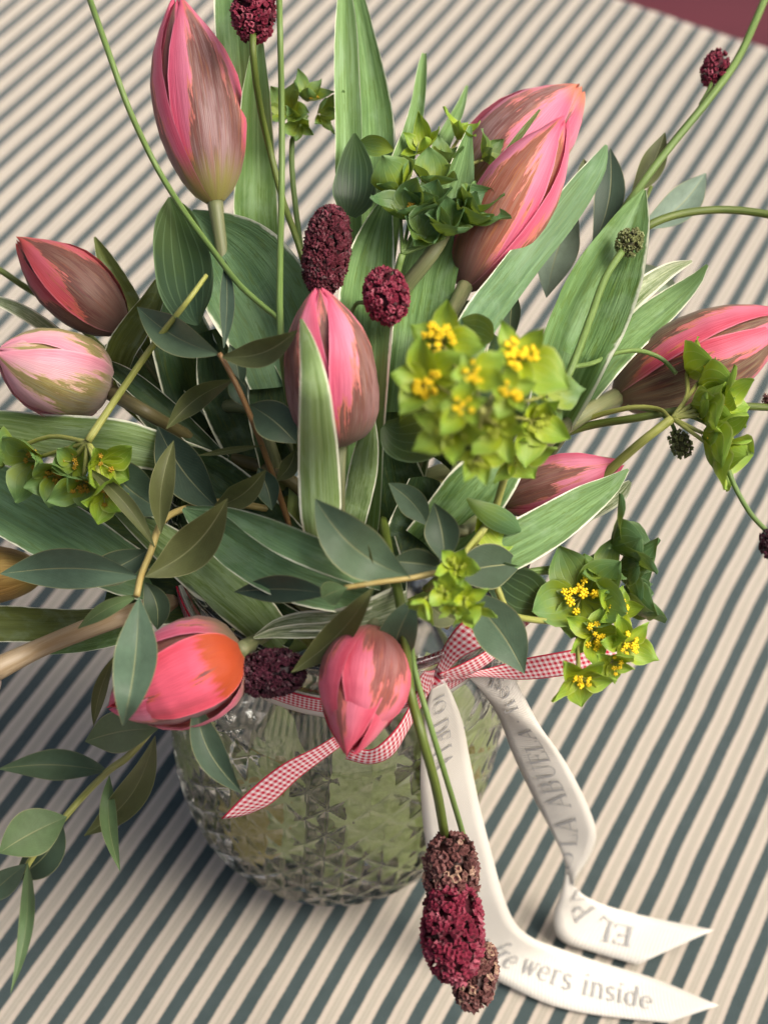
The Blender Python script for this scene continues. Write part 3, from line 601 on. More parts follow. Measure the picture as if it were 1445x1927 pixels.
for i, (lab, pts) in enumerate([("below the round veined leaf on the left", [(318,560,70,-3),(345,650,120,-3.4),(375,740,130,-4),(430,850,110,-5.5)]), ("behind the brown eucalyptus twig", [(400,620,60,-4),(430,720,120,-4.5),(470,820,120,-5.2),(520,940,90,-6.5)]),
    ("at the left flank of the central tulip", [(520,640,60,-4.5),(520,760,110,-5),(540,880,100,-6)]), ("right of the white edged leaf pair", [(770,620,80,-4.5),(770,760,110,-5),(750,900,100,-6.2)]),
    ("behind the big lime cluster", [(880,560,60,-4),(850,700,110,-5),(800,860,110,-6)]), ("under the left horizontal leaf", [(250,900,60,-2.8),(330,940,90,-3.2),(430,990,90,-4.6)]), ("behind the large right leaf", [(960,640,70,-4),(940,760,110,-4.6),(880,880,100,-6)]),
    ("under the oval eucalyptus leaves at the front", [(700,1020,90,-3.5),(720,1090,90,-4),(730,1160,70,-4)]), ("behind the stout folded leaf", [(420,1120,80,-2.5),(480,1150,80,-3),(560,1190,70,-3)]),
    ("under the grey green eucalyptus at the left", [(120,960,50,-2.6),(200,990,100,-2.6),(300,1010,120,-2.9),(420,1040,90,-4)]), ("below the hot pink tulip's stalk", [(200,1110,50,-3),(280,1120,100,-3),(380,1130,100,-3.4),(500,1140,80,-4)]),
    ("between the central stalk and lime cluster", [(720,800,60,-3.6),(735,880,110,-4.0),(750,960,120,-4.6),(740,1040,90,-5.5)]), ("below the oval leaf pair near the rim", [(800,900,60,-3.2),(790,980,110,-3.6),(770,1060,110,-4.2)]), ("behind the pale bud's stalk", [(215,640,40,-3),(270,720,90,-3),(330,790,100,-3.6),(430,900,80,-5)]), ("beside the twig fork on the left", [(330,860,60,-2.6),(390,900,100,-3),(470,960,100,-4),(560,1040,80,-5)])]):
    o = leaf_obj("tulip_leaf", pts, M_LEAF_DARK, None, cup=0.3, seed=40+i); tag(o, "filler leaf coloured dark for shade deep inside the bouquet "+lab, "leaf", "dark leaves inside the bouquet")  # filler leaves close gaps; the inner shade is in their colour

# ------------------------------------------------------------------ eucalyptus
def sprig(label, P0): return thing("eucalyptus_sprig", label, "eucalyptus", P3(*P0), "eucalyptus sprigs in the bouquet")
E1 = sprig("eucalyptus sprig with narrow leaves left of the central tulip", (415, 668, 1))
stem_obj(E1, [(412,664,1.0),(430,695,0.9),(455,745,0.6),(490,830,-0.6),(515,900,-2.5),(545,990,-5)], 5, 6, M_TWIG_BR)
for a in [(414,667,258,577,66,1.0,1.4,M_EUC,-0.07),(416,671,560,621,52,1.0,1.6,M_EUC_OL,0.12),(421,655,424,488,28,0.4,0.8,M_EUC_DK,0.03),(441,714,313,807,44,0.6,1.0,M_EUC_OL,0.08),
          (470,762,558,834,74,-0.2,-0.6,M_EUC_DK,-0.05),(436,700,470,765,34,0.3,0.0,M_EUC_DK,0.1),(494,838,372,857,13,-0.6,-0.4,M_EUC_OL,0.0),(452,735,432,648,34,0.0,-0.6,M_EUC_DK,0.05),
          (520,905,556,845,34,-2.5,-2.2,M_EUC_OL,0.1),(512,960,486,880,46,-2.6,-1.6,M_EUC_DK,0.05),(400,955,500,884,48,-0.6,0.2,M_EUC_OL,0.1),(415,962,297,802,84,-1.2,-0.8,M_EUC_DK,-0.06)]:
    euc_leaf(E1, *a[:5], l=a[5], lt=a[6], mat=a[7], bend=a[8], seed=int(a[0]))
E2 = sprig("eucalyptus sprig with long grey green leaves at the lower left", (265, 1085, 1))
stem_obj(E2, [(257,1122,1.0),(265,1085,1.0),(283,1040,0.8),(303,985,0.4),(335,962,-0.6),(410,945,-2.2),(520,960,-5)], 6.5, 7, M_TWIG)
for a in [(264,1086,0,1080,76,1.0,1.4,M_EUC,0.05),(272,1086,428,938,80,1.1,1.6,M_EUC_OL,0.10),(262,1124,231,1367,80,2.4,4.6,M_EUC,-0.03),(262,1120,147,1183,30,0.9,0.9,M_EUC_GR,0.05),
          (303,1004,327,829,46,0.9,1.3,M_EUC_OL,-0.06),(291,1030,161,878,30,0.9,1.3,M_EUC_OL,0.06),(280,1034,148,1088,62,0.2,0.0,M_EUC_DK,-0.06),(272,1096,296,1185,48,0.3,-0.2,M_EUC_DK,-0.12),
          (320,968,186,852,86,-0.2,-0.2,M_EUC,-0.08),(215,1235,176,1366,26,0.1,-0.4,M_EUC_OL,0.05),(310,985,200,905,50,-0.8,-0.8,M_EUC_DK,0.05)]:
    euc_leaf(E2, *a[:5], l=a[5], lt=a[6], mat=a[7], bend=a[8], seed=int(a[1]))
E3 = sprig("eucalyptus sprig with oval leaves at the front centre under the lime stars", (770, 1090, 1))
stem_obj(E3, [(648,1106,1.2),(704,1097,1.2),(772,1088,1.1),(832,1077,0.9),(862,1086,0.4),(868,1120,-0.6),(840,1180,-2.5)], 5, 6, M_TWIG)
for a in [(772,1088,593,939,98,1.2,1.7,M_EUC,-0.10),(705,1098,592,952,40,1.0,1.5,M_EUC_OL,0.10),(622,1118,441,1114,52,0.5,0.8,M_EUC_DK,0.04),(703,1105,548,1266,54,1.2,1.2,M_EUC_OL,-0.06),
          (836,1062,816,946,66,0.9,1.3,M_EUC_DK,0.05),(806,990,731,909,52,-0.6,0.0,M_EUC,0.07),(838,1072,735,1056,56,0.3,0.3,M_EUC_DK,0.03),(850,1085,982,1062,86,0.2,0.6,M_EUC_DK,-0.05),
          (868,1112,987,1268,92,0.2,0.6,M_EUC,-0.06),(782,1125,728,1277,72,0.0,0.0,M_EUC,0.05),(800,1128,862,1168,50,-0.2,-0.4,M_EUC_OL,0.1)]:
    euc_leaf(E3, *a[:5], l=a[5], lt=a[6], mat=a[7], bend=a[8], seed=int(a[0]+a[1]))
euc_leaf(E3, 655, 1106, 606, 1126, 46, l=1.3, lt=1.5, mat=M_EUC_GR, full=0.62, bend=0.05)
E4 = sprig("eucalyptus sprig drooping over the cloth at the bottom left", (200, 1455, 0))
stem_obj(E4, [(46,1640,0),(60,1615,0),(120,1541,0.2),(160,1495,0.2),(203,1452,0.3),(245,1420,0.3),(310,1345,0),(380,1290,-1.5),(450,1240,-2)], 6, 8, M_STEM_YEL)
for a in [(298,1372,160,1396,78,0.6,0.6,M_EUC_GR,0.05,0.5),(204,1452,-4,1448,58,0.4,0.5,M_EUC,0.05,0.45),(206,1460,226,1640,32,0.5,0.2,M_EUC_GR,0.06,0.45),(292,1385,158,1574,58,-0.5,-0.9,M_EUC_OL,-0.12,0.5),
          (126,1538,-2,1606,88,0.5,0.6,M_EUC_GR,0.03,0.5),(118,1552,26,1655,66,-0.5,-0.8,M_EUC_DK,-0.1,0.5),(52,1624,20,1870,28,0.3,-0.3,M_EUC_GR,-0.05,0.4),(50,1626,-40,1700,50,0.2,0.2,M_EUC,0.0,0.5)]:
    euc_leaf(E4, *a[:5], l=a[5], lt=a[6], mat=a[7], bend=a[8], full=a[9], seed=int(a[0]+a[1]))
E4b = sprig("single dark eucalyptus leaf hanging on the left of the glass vase", (370, 1320, 0))
euc_leaf(E4b, 368, 1318, 456, 1494, 58, l=0.3, lt=0.3, mat=M_EUC_DK, bend=0.10)
stem_obj(E4b, [(368,1318,0.3),(390,1260,-0.5),(440,1200,-2)], 4, 4, M_STEM_YEL)
E5 = sprig("eucalyptus sprig with pale leaves behind the right side of the bouquet", (1180, 480, -3))
stem_obj(E5, [(1225,350,-2.6),(1190,430,-3),(1150,520,-3.5),(1080,640,-4.5),(980,800,-6.5)], 4, 6, M_STEM_DK)
for a in [(1196,432,1328,325,62,-2.8,-2.4,M_EUC_PALE,0.10,0.55),(1186,368,1251,248,46,-0.9,-0.6,M_EUC_OL,0.06,0.5),(1112,470,1148,278,56,-1.6,-1.2,M_EUC_DK,0.08,0.55),(1108,380,1098,298,34,-2,-1.8,M_EUC_OL,0.0,0.5),
          (1028,560,1086,390,76,-3.4,-3,M_EUC_PALE,-0.05,0.5),(1160,505,1282,556,42,-3,-3.4,M_EUC_PALE,-0.08,0.5),(955,660,966,540,36,-1.8,-1.6,M_EUC_DK,0.0,0.5)]:
    euc_leaf(E5, *a[:5], l=a[5], lt=a[6], mat=a[7], bend=a[8], full=a[9], seed=int(a[0]+a[1]))

# ------------------------------------------------------------------ bupleurum (lime green flower sprays)
def bract_mesh(i):
    rg = np.random.default_rng(100+i); rows, cols = 10, 7; G = np.zeros((rows, cols, 3)); cup = rg.uniform(0.25, 0.6); bend = rg.uniform(-0.45, 0.55)
    for a, t_ in enumerate(np.linspace(0, 1, rows)):
        w = (0.82+0.36*((i*37) % 7)/6)*np.interp(t_, [0, .08, .25, .45, .65, .82, .94, 1], [.08, .22, .33, .36, .29, .15, .04, .004] if i < 6 else [.10, .30, .44, .49, .44, .28, .10, .01])
        for c, u in enumerate(np.linspace(-1, 1, cols)):
            G[a, c] = (t_, u*w, bend*t_*t_*0.6+cup*w*(u*u-0.3)+0.05*math.sin(7*t_+u*3+i)*(0.3+abs(u)))
    b = MB(); b.grid(G); me = bpy.data.meshes.new("bract")
    me.from_pydata(np.concatenate(b.v).tolist(), [], b.f); UV = np.concatenate(b.uv); ul = me.uv_layers.new(name="UVMap")
    for l in me.loops: ul.data[l.index].uv = UV[l.vertex_index]
    me.polygons.foreach_set("use_smooth", np.ones(len(me.polygons), dtype=bool)); return me
BM = {}
def bmesh_for(i, mat):
    key = (i, mat.name)
    if key not in BM: m = bract_mesh(i); m.materials.append(mat); BM[key] = m
    return BM[key]
ICO = None
def lump():
    global ICO
    if ICO is None:
        import bmesh
        bm = bmesh.new(); bmesh.ops.create_icosphere(bm, subdivisions=1, radius=1.0)
        ICO = (np.array([v.co[:] for v in bm.verts]), [tuple(v.index for v in f.verts) for f in bm.faces]); bm.free()
    return ICO
def frame(n, seed=0):
    n = unit(n); a = np.array([0.3, 0.5, 0.8]) if abs(n[2]) < 0.9 else np.array([1, 0, 0.0])
    x = unit(np.cross(a, n)); y = np.cross(n, x); return x, y, n
def rosette(parent, x, y, l, size, face, nb=5, mat=None, fl=9, elev=25, flmat=None, seed=0, rnd=0, z=None):
    """ring of bracts with a tuft of florets; face = (right, up, towards viewer)"""
    rg = np.random.default_rng(seed); C = P3(x, y, l, z); s = size*pxm(C); n = camvec(*face); ex, ey, n = frame(n)
    ph = rg.uniform(0, 6.28)
    for k in range(nb):
        a = ph+2*np.pi*k/nb+rg.uniform(-0.2, 0.2); el = np.radians(elev+rg.uniform(-14, 14)); L = s*rg.uniform(0.66, 1.15)
        d = (ex*np.cos(a)+ey*np.sin(a))*np.cos(el)+n*np.sin(el); sd_ = unit(np.cross(n, d)); nn = np.cross(d, sd_)
        m = np.eye(4); m[:3, 0] = d*L; m[:3, 1] = sd_*L*rg.uniform(0.85, 1.1); m[:3, 2] = nn*L; m[:3, 3] = C+d*s*0.04-PW[parent.name]
        link("bract", bmesh_for(int(rg.integers(0, 6))+6*rnd, mat or M_BR_G), C, parent, mw=Matrix(m.tolist()))
    if fl:
        V, F = lump(); b = MB(); st = MB()
        for k in range(fl):
            a = rg.uniform(0, 6.28); q = s*0.34*math.sqrt((k+0.3)/fl); p = C+(ex*np.cos(a)+ey*np.sin(a))*q+n*s*rg.uniform(0.20, 0.30)
            rr = s*0.076*rg.uniform(0.8, 1.2); st.tube([C, p], [rr*0.25, rr*0.3], 4, 2, caps=False)
            fx, fy, fn = frame(n+rg.normal(0, .25, 3))
            # a flat ring of five inrolled petals round a disc
            b.add(p+(V*np.array([0.6, 0.6, 0.45])*rr)@np.array([fx, fy, fn]), F)
            for j in range(5):
                c = p+(fx*math.cos(j*1.2566)+fy*math.sin(j*1.2566))*rr*0.75
                b.add(c+(V*np.array([0.42, 0.42, 0.5])*rr)@np.array([fx, fy, fn]), F)
        b.build("florets", flmat or M_FLORET, parent, kind="stuff"); st.build("floret_stalks", M_STEM_YEL, parent, kind="stuff")
    return C
def spray(label, P0): return thing("bupleurum_spray", label, "green flower", P3(*P0), "bupleurum sprays in the bouquet")
def pedicel(parent, x0, y0, l0, x1, y1, l1, r=4, mat=None, bow=0.0):
    mx, my = (x0+x1)/2-(y1-y0)*bow, (y0+y1)/2+(x1-x0)*bow
    stem_obj(parent, [(x0, y0, l0), (mx, my, (l0+l1)/2), (x1, y1, l1)], r, r*0.8, mat or M_STEM_YEL, "flower_stalk", k=6, n=8)
C1 = spray("large lime flower cluster with yellow florets nearest the camera", (905, 760, 2))
stem_obj(C1, [(905,770,4.2),(930,840,3.4),(950,895,2.2),(936,950,0.8),(900,1010,0.2),(870,1050,-1),(800,1110,-3)], 8, 7, M_STEM_YEL)
for i, (x, y, s, fc, m, f, fm) in enumerate([(832,646,98,(-.28,.35,1),M_BR_Y,16,0),(972,678,104,(.2,.3,1),M_BR_Y,17,0),(806,716,96,(-.4,.0,1),M_BR_Y,17,0),(893,705,70,(0,.15,1),M_BR_Y,13,0),(872,766,62,(-.1,-.05,1),M_BR_Y,9,0),
      (958,738,66,(.2,.05,1),M_BR_Y,11,0),(852,806,92,(-.35,-.4,1),M_BR_Y,9,1),(938,806,74,(0,-.3,1),M_BR_Y,9,1),(1000,790,84,(.45,-.2,1),M_BR_Y,8,1),(900,856,80,(-.1,-.75,.8),M_BR_Y,6,1),
      (965,850,76,(.3,-.7,.8),M_BR_Y,6,1),(1028,745,76,(.8,.1,.7),M_BR_G,0,1)]):
    rosette(C1, x, y, 5.2+0.5*fc[2]-0.014*abs(x-915)-0.010*abs(y-740), s*0.96, fc, 5, m, f, 16, M_FLORET_G if fm else M_FLORET, seed=200+i)
    pedicel(C1, 905, 775, 4.0, x, y, 4.6-0.012*abs(x-915), 4)
C2 = spray("green cupped bracts without yellow between the white edged leaf and the right tulip", (800, 400, 1))
stem_obj(C2, [(757,478,0.4),(748,510,-0.2),(740,600,-2.0),(735,720,-4)], 7, 7, M_STEM)
for i, (x, y, s, fc, f) in enumerate([(752,362,56,(-.5,.9,.5),0),(770,408,58,(-.2,.8,.8),3),(800,395,50,(.1,.9,.6),3),(815,352,52,(.0,1,.5),2),(838,438,62,(.25,.8,.8),4),(872,418,58,(.6,.7,.6),3),(880,398,56,(.7,.6,.5),0),(800,448,50,(.1,.5,1),0)]):
    rosette(C2, x, y, 0.5, s*1.3, fc, 5, M_BR_D if i % 3 else M_BR_G, f, 48, M_FLORET_B, seed=230+i, rnd=1); pedicel(C2, 757, 478, 0.4, x, y+8, 0.3, 4, M_STEM)
C2b = spray("small pale bract cluster peeping out behind the tapering leaf", (810, 290, -1))
for i, (x, y, s, fc) in enumerate([(800,285,54,(-.4,.7,.6)),(862,262,48,(.4,.8,.4)),(830,310,46,(.2,.6,.6)),(908,300,44,(.8,.4,.4))]):
    rosette(C2b, x, y, -1.2, s*1.25, fc, 5, M_BR_Y if i < 2 else M_BR_G, 0, 45, seed=250+i); pedicel(C2b, 815, 335, -1.4, x, y, -1.3, 4)
stem_obj(C2b, [(815,335,-1.4),(800,420,-2.6),(780,560,-5)], 5, 6, M_STEM)
C3 = spray("nodding lime bract spray in profile below the right tulip", (1330, 770, 1))
for i, (x, y, s, fc, f) in enumerate([(1292,702,62,(.7,.55,.5),3),(1312,722,60,(.9,.2,.4),3),(1300,762,66,(.95,.1,.4),4),(1322,780,64,(.95,.0,.5),4),(1322,815,64,(.9,-.35,.4),4),(1345,760,60,(.9,.3,.4),3),(1345,845,62,(.9,-.5,.4),3)]):
    rosette(C3, x, y, 0.8, s*1.35, fc, 5, M_BR_Y, f, 46, M_FLORET, seed=260+i, rnd=1); pedicel(C3, 1265, 787, 0.8, x, y, 0.8, 5, bow=0.15 if i == 0 else 0)
stem_obj(C3, [(1264,788,0.8),(1215,825,0.7),(1165,868,0.4),(1100,930,-1),(1000,1010,-3)], 9, 9, M_STEM_YEL)
stem_obj(C3, [(1262,790,0.6),(1240,770,0.2),(1180,768,-0.2),(1080,800,-1),(980,880,-3)], 4, 6, M_STEM_YEL)
C4 = spray("lime flower spray with bright yellow florets overhanging the right of the vase", (1110, 1180, 1))
for i, (x, y, s, fc, f, m) in enumerate([(1092,1125,88,(-.1,.15,1),12,0),(1118,1196,66,(-.1,.0,1),11,1),(1158,1150,60,(.4,.2,.9),9,1),(1172,1212,62,(.35,-.1,.9),10,1),(1088,1272,60,(.3,-.75,.8),10,1),
      (1150,1245,58,(.2,-.5,.8),5,1),(1150,1028,86,(.9,.35,.1),0,2),(1160,1075,84,(.95,.1,.1),0,2),(1165,1120,80,(.9,-.1,.2),0,2),(1130,1085,60,(.2,.6,.6),0,0)]):
    rosette(C4, x, y, 1.2 if m < 2 else 0.2, s*1.1, fc, 5, (M_BR_G, M_BR_Y, M_BR_D)[m], f, 18 if m < 2 else 52, M_FLORET, seed=280+i, rnd=int(m == 2 or i == 0))
    if m < 2: pedicel(C4, 1085, 1205 if y > 1180 else 1160, 0.6, x, y, 1.0, 4)
stem_obj(C4, [(1085,1160,0.8),(1060,1168,0.8),(1000,1166,0.8),(955,1150,0.7),(932,1100,0.3),(900,1060,-1),(840,1080,-3)], 6, 7, M_STEM_YEL)
pedicel(C4, 1085, 1165, 0.8, 1090, 1270, 0.9, 4)
stem_obj(C4, [(1150,1030,0.1),(1090,1062,0),(1000,1075,-.6),(920,1100,-2)], 6, 6, M_STEM); stem_obj(C4, [(1155,1076,0.0),(1080,1074,-.1),(990,1078,-.7)], 6, 6, M_STEM)
C5 = spray("ochre flowered green spray on a long pale stalk at the left edge", (130, 880, 1))
stem_obj(C5, [(388,518,1.3),(350,570,1.35),(295,640,1.25),(225,740,1.2),(165,830,1.1)], 4.5, 8, M_STEM_YEL)
for i, (x, y, s, fc, f, m) in enumerate([(28,852,58,(-.8,.2,.5),3,0),(75,868,62,(-.5,-.3,.8),4,0),(115,892,58,(-.2,-.6,.8),11,0),(158,905,54,(.1,-.7,.8),11,0),(188,870,58,(.5,-.3,.7),3,1),(195,925,52,(.4,-.7,.6),4,1),(140,870,46,(-.1,.1,1),5,0)]):
    rosette(C5, x, y, 0.7, s*1.25, fc, 5, (M_BR_G, M_BR_Y)[m], f, 40, M_FLORET_B, seed=300+i, rnd=1); pedicel(C5, 165, 832, 1.0, x, y-8, 0.7, 5, M_STEM_YEL, 0.12 if i == 0 else 0)
C6 = spray("small bright lime star bracts at the front centre of the bouquet", (850, 1100, 1.5))
for i, (x, y, s, fc, f) in enumerate([(858,1066,56,(.05,.2,1),8),(838,1112,42,(-.1,.0,1),6),(872,1122,46,(.2,-.3,.9),4),(798,1128,50,(-.5,-.7,.6),0),(882,1140,50,(.4,-.9,.5),0),(850,1138,40,(0,-.8,.7),3)]):
    rosette(C6, x, y, 1.8, s, fc, 5, M_BR_Y, f, 30, M_FLORET_G, seed=320+i); pedicel(C6, 845, 1095, 1.2, x, y, 1.6, 3.5)
stem_obj(C6, [(842,1098,1.2),(870,1045,0.7),(905,1000,0.3),(930,960,-0.4),(900,1060,-2.5)], 5, 6, M_STEM_YEL)
C7 = spray("blurred small green spray behind the tall tulip at the top", (580, 205, -2.5))
for i, (x, y, s, fc, f) in enumerate([(545,215,56,(-.4,.3,.8),0),(580,190,52,(.1,.7,.6),6),(600,215,56,(.7,.0,.5),0),(565,235,46,(.0,-.4,.8),0)]):
    rosette(C7, x, y, -2.6, s, fc, 5, M_BR_G, f, 35, M_FLORET_B, seed=340+i)
stem_obj(C7, [(578,215,-2.7),(550,260,-3),(560,420,-4),(590,600,-6)], 5, 6, M_STEM)
# perfoliate leaves
def round_leaf(parent, pts, mat, **kw): return leaf_obj("leaf", pts, mat, parent, **kw)
round_leaf(C5, [(320,370,6,0.5),(328,405,62,0.5),(336,450,92,0.5),(345,500,106,0.5),(352,550,104,0.5),(362,590,70,0.4),(372,610,14,0.4)], M_BR_DD, cup=0.2, fold=0.35, seed=60)
round_leaf(C7, [(667,250,5,-0.6),(668,285,44,-0.6),(668,330,72,-0.7),(664,375,78,-0.9),(655,405,30,-1.2)], M_BR_DD, cup=0.3, seed=61)
round_leaf(C2b, [(740,282,5,-0.6),(718,276,36,-0.6),(695,272,36,-0.8),(678,270,14,-1)], M_BR_G, cup=0.35, seed=62)
round_leaf(C1, [(722,800,20,-1.2),(745,815,84,-1.2),(780,815,110,-1.3),(815,805,100,-1.6),(850,790,50,-2)], M_BR_DD, cup=0.35, seed=63)
round_leaf(C1, [(878,938,5,0.6),(905,958,32,0.9),(935,975,46,1.0),(965,992,36,0.9),(980,1000,6,0.8)], M_BR_D, cup=-0.3, seed=64)
round_leaf(C1, [(905,970,20,0.3),(920,995,62,0.3),(940,1015,58,0.3),(972,1003,10,0.3)], M_BR_Y, cup=0.4, seed=65)
round_leaf(C4, [(1034,1150,20,0.1),(1000,1125,80,0.1),(965,1105,90,0.1),(930,1080,60,0.0)], M_BR_DD, cup=0.3, seed=66)
round_leaf(C1, [(925,640,20,-0.6),(910,630,64,-0.6),(885,622,66,-0.7),(860,610,20,-0.9)], M_BR_D, cup=0.3, seed=67)

# ------------------------------------------------------------------ burnets (burgundy bobble heads)
def burnet_head(parent, a, b, wpx, mat, n, l0, l1, seed=0, mats=None, size=0.30):
    """a, b: ends of the head in view, wpx width"""
    A, B = P3(a[0], a[1], l0), P3(b[0], b[1], l1); ax = unit(B-A); L = np.linalg.norm(B-A); R = wpx/2*pxm((A+B)/2); Cn = (A+B)/2
    ex, ey, _ = frame(ax); rg = np.random.default_rng(seed); m = MB()
    R *= 0.88; n = int(n*1.35)
    h = L/2; core = MB(); V, F = lump()
    G = []
    for t_ in np.linspace(-1, 1, 12):
        rr = R*0.86*max(0.02, (1-abs(t_)**2.6)**0.5); th = np.linspace(0, 6.2832, 16, endpoint=False)
        G.append(Cn+ax*h*0.92*t_+rr*(np.cos(th)[:, None]*ex+np.sin(th)[:, None]*ey))
    m.grid(np.array(G), closed=True); m.tone[-1] = np.zeros(len(m.v[-1]))
    for k in range(n):
        t_ = -1+2*(k+0.5)/n; th = k*2.39996+rg.normal(0, 0.12)
        e = max(0.03, (1-abs(t_)**2.6)**0.5); rr = R*0.88*e; tt = t_*0.93
        p = Cn+ax*h*tt+rr*(math.cos(th)*ex+math.sin(th)*ey)
        nrm = unit((math.cos(th)*ex+math.sin(th)*ey)*e+ax*(np.sign(t_)*abs(t_)**3)*0.9+rg.normal(0, .18, 3))
        fx, fy, fn = frame(nrm); q = R*size*rg.uniform(0.75, 1.25); ph = rg.uniform(0, 6.28)
        # crumpled four-lobed floret
        vs = [p-fn*q*0.25]; fs = []; N = 8
        for ring, (r_, hh) in enumerate(((0.36, 0.45), (0.80, 0.95), (0.50, 1.30))):
            for j in range(N):
                w_ = 1.0 if j % 2 == 0 else 0.55
                an = ph+j*2*math.pi/N+rg.normal(0, .12); r2 = q*r_*(0.55+0.45*w_)*rg.uniform(.8, 1.2)
                vs.append(p+(fx*math.cos(an)+fy*math.sin(an))*r2+fn*q*(hh*(0.6+0.4*w_)+rg.normal(0, .06)))
        for j in range(N):
            k2 = (j+1) % N; fs.append((0, 1+k2, 1+j))
            for ring in range(2): s0 = 1+ring*N; fs.append((s0+j, s0+k2, s0+N+k2, s0+N+j))
        vs.append(p+fn*q*0.75); fs += [(1+2*N+j, 1+2*N+(j+1) % N, len(vs)-1) for j in range(N)]
        tn = float(np.clip(rg.normal(0.5, 0.24), 0, 1))
        tone = np.array([0.0]+[tn*0.5]*N+[tn]*N+[min(1, tn+0.15)]*N+[tn*0.3]); m.add(np.array(vs), fs, None, tone)
    return m.build("flower_head", mat, parent, smooth=False)
def burnet(label, P0): return thing("burnet", label, "burnet", P3(*P0), "burgundy burnets in the bouquet")
S1 = burnet("burgundy burnet head touching the top edge beside the tall tulip", (477, 25, 0))
burnet_head(S1, (476, -28), (478, 64), 76, M_BUR_RED, 150, 0.8, 0.6, 1)
stem_obj(S1, [(476,60,0.6),(477,110,0.5),(487,190,0.3),(505,270,-0.2),(532,375,-1.0),(560,455,-1.8),(590,560,-4)], 7, 6, M_STEM_DK)
S2 = burnet("long dark maroon burnet head standing behind the central tulip", (615, 470, 0))
burnet_head(S2, (626, 392), (604, 552), 84, M_BUR, 330, 0.6, -0.6, 2, size=0.25)
stem_obj(S2, [(604,548,-0.7),(598,640,-2.5),(600,760,-5)], 6, 6, M_STEM_DK)
S3 = burnet("round crimson burnet head between the white edged leaf and the central tulip", (727, 556, 1))
burnet_head(S3, (722, 520), (732, 594), 82, M_BUR_RED, 150, 0.9, 0.7, 3, size=0.26)
stem_obj(S3, [(695,570,0.3),(668,574,-0.4),(650,640,-2.5),(640,760,-5)], 4, 4, M_STEM)
S4 = burnet("small crimson burnet bud on a long stalk at the upper right corner", (1347, 130, 0))
burnet_head(S4, (1352, 103), (1340, 155), 46, M_BUR_RED, 70, 0.2, 0.0, 4, size=0.36)
stem_obj(S4, [(1340,152,0.0),(1334,168,0.0),(1318,196,0.1)], 4, 4, M_STEM)
stem_obj(S4, [(1450,-30,0.6),(1425,30,0.5),(1385,115,0.4),(1330,190,0.3),(1265,270,0.2),(1215,335,0.0),(1150,430,-1.2),(1060,580,-3),(950,760,-6)], 7, 8, M_STEM)
S5 = burnet("tiny green burnet bud in front of the big right leaf on a branching stalk", (1185, 455, 1))
burnet_head(S5, (1197, 440), (1172, 470), 44, M_BUR_GR, 60, 1.0, 1.0, 5, size=0.34)
stem_obj(S5, [(1172,470,1.0),(1140,520,0.9),(1110,600,0.8),(1082,675,0.6),(1055,730,-0.2),(990,820,-2.5)], 7, 8, M_STEM)
stem_obj(S5, [(1080,690,0.6),(1115,683,0.7),(1160,664,0.9),(1205,660,1.0),(1245,675,1.0),(1272,702,0.9)], 5, 4.5, M_STEM)
S5b = burnet("thick green burnet stalk arching out of the right edge above the tulip", (1300, 400, 0))
stem_obj(S5b, [(1480,415,0.6),(1440,402,0.5),(1360,394,0.4),(1280,402,0.3),(1220,424,0.2),(1170,462,-0.5),(1080,600,-2.5),(980,780,-5.5)], 8, 8, M_STEM_DK)
burnet_head(S5b, (1480, 400), (1520, 425), 44, M_BUR_GR, 40, .6, .6, 55)
S6 = burnet("blackish burgundy burnet head lying on the rim between two tulips", (511, 1266, 0))
burnet_head(S6, (452, 1274), (570, 1260), 84, M_BUR_DK, 210, 0.3, 0.3, 6, size=0.27)
stem_obj(S6, [(566,1260,0.2),(600,1235,-0.4),(640,1200,-1.5),(660,1140,-3)], 5, 5, M_STEM_DK)
S7 = burnet("big burgundy burnet head, brown at its top, hanging in front of the cotton ribbon", (845, 1700, 0))
burnet_head(S7, (846, 1572), (852, 1712), 100, M_BUR_BR, 130, 0.2, 0.4, 7, size=0.27)
burnet_head(S7, (848, 1664), (858, 1842), 110, M_BUR_RED, 180, 0.5, 0.6, 8, size=0.27)
stem_obj(S7, [(838,1580,0.2),(822,1490,0.1),(795,1390,0.0),(770,1290,-0.1),(762,1200,-0.2),(752,1130,-0.6),(735,1060,-2),(720,980,-4)], 9, 10, M_STEM_DK)
S8 = burnet("fading brown burnet head with cream bits tucked behind the big burgundy one", (893, 1840, -1))
burnet_head(S8, (905, 1778), (884, 1892), 76, M_BUR_BR, 140, -1.2, -1.2, 9, size=0.30)
stem_obj(S8, [(904,1785,-1.3),(893,1680,-1.0),(872,1575,-0.6),(838,1460,-0.3),(805,1350,-0.2),(778,1250,-0.4),(770,1180,-1),(750,1100,-3)], 5.5, 6, M_STEM)
S9 = burnet("small green burnet bud hidden under the lime spray at the right", (1280, 835, 0))
burnet_head(S9, (1270, 814), (1290, 856), 36, M_BUR_GR, 50, -0.4, -0.4, 10, size=0.36)
stem_obj(S9, [(1272,816,-0.4),(1262,795,-0.3),(1235,775,-0.3),(1180,765,-.6)], 4, 4, M_STEM)
S10 = burnet("dark burnet bud cut by the right edge on a curved stalk", (1445, 1025, 0))
burnet_head(S10, (1448, 1000), (1452, 1046), 40, M_BUR_DK, 60, 0, 0, 11, size=0.34)
stem_obj(S10, [(1446,1003,0.0),(1415,970,0.0),(1390,930,0.1),(1372,890,0.2),(1360,850,0.0),(1335,800,-0.6),(1280,775,-1)], 5, 5, M_STEM)
S11 = burnet("straight dark burnet stalk running right under the side tulip with a bud at the edge", (1300, 770, -1))
stem_obj(S11, [(1500,770,0.0),(1440,766,0.0),(1360,764,-0.1),(1280,772,-0.2),(1200,786,-0.3),(1100,803,-0.8),(1000,840,-2.5)], 7, 8, M_STEM_DK)
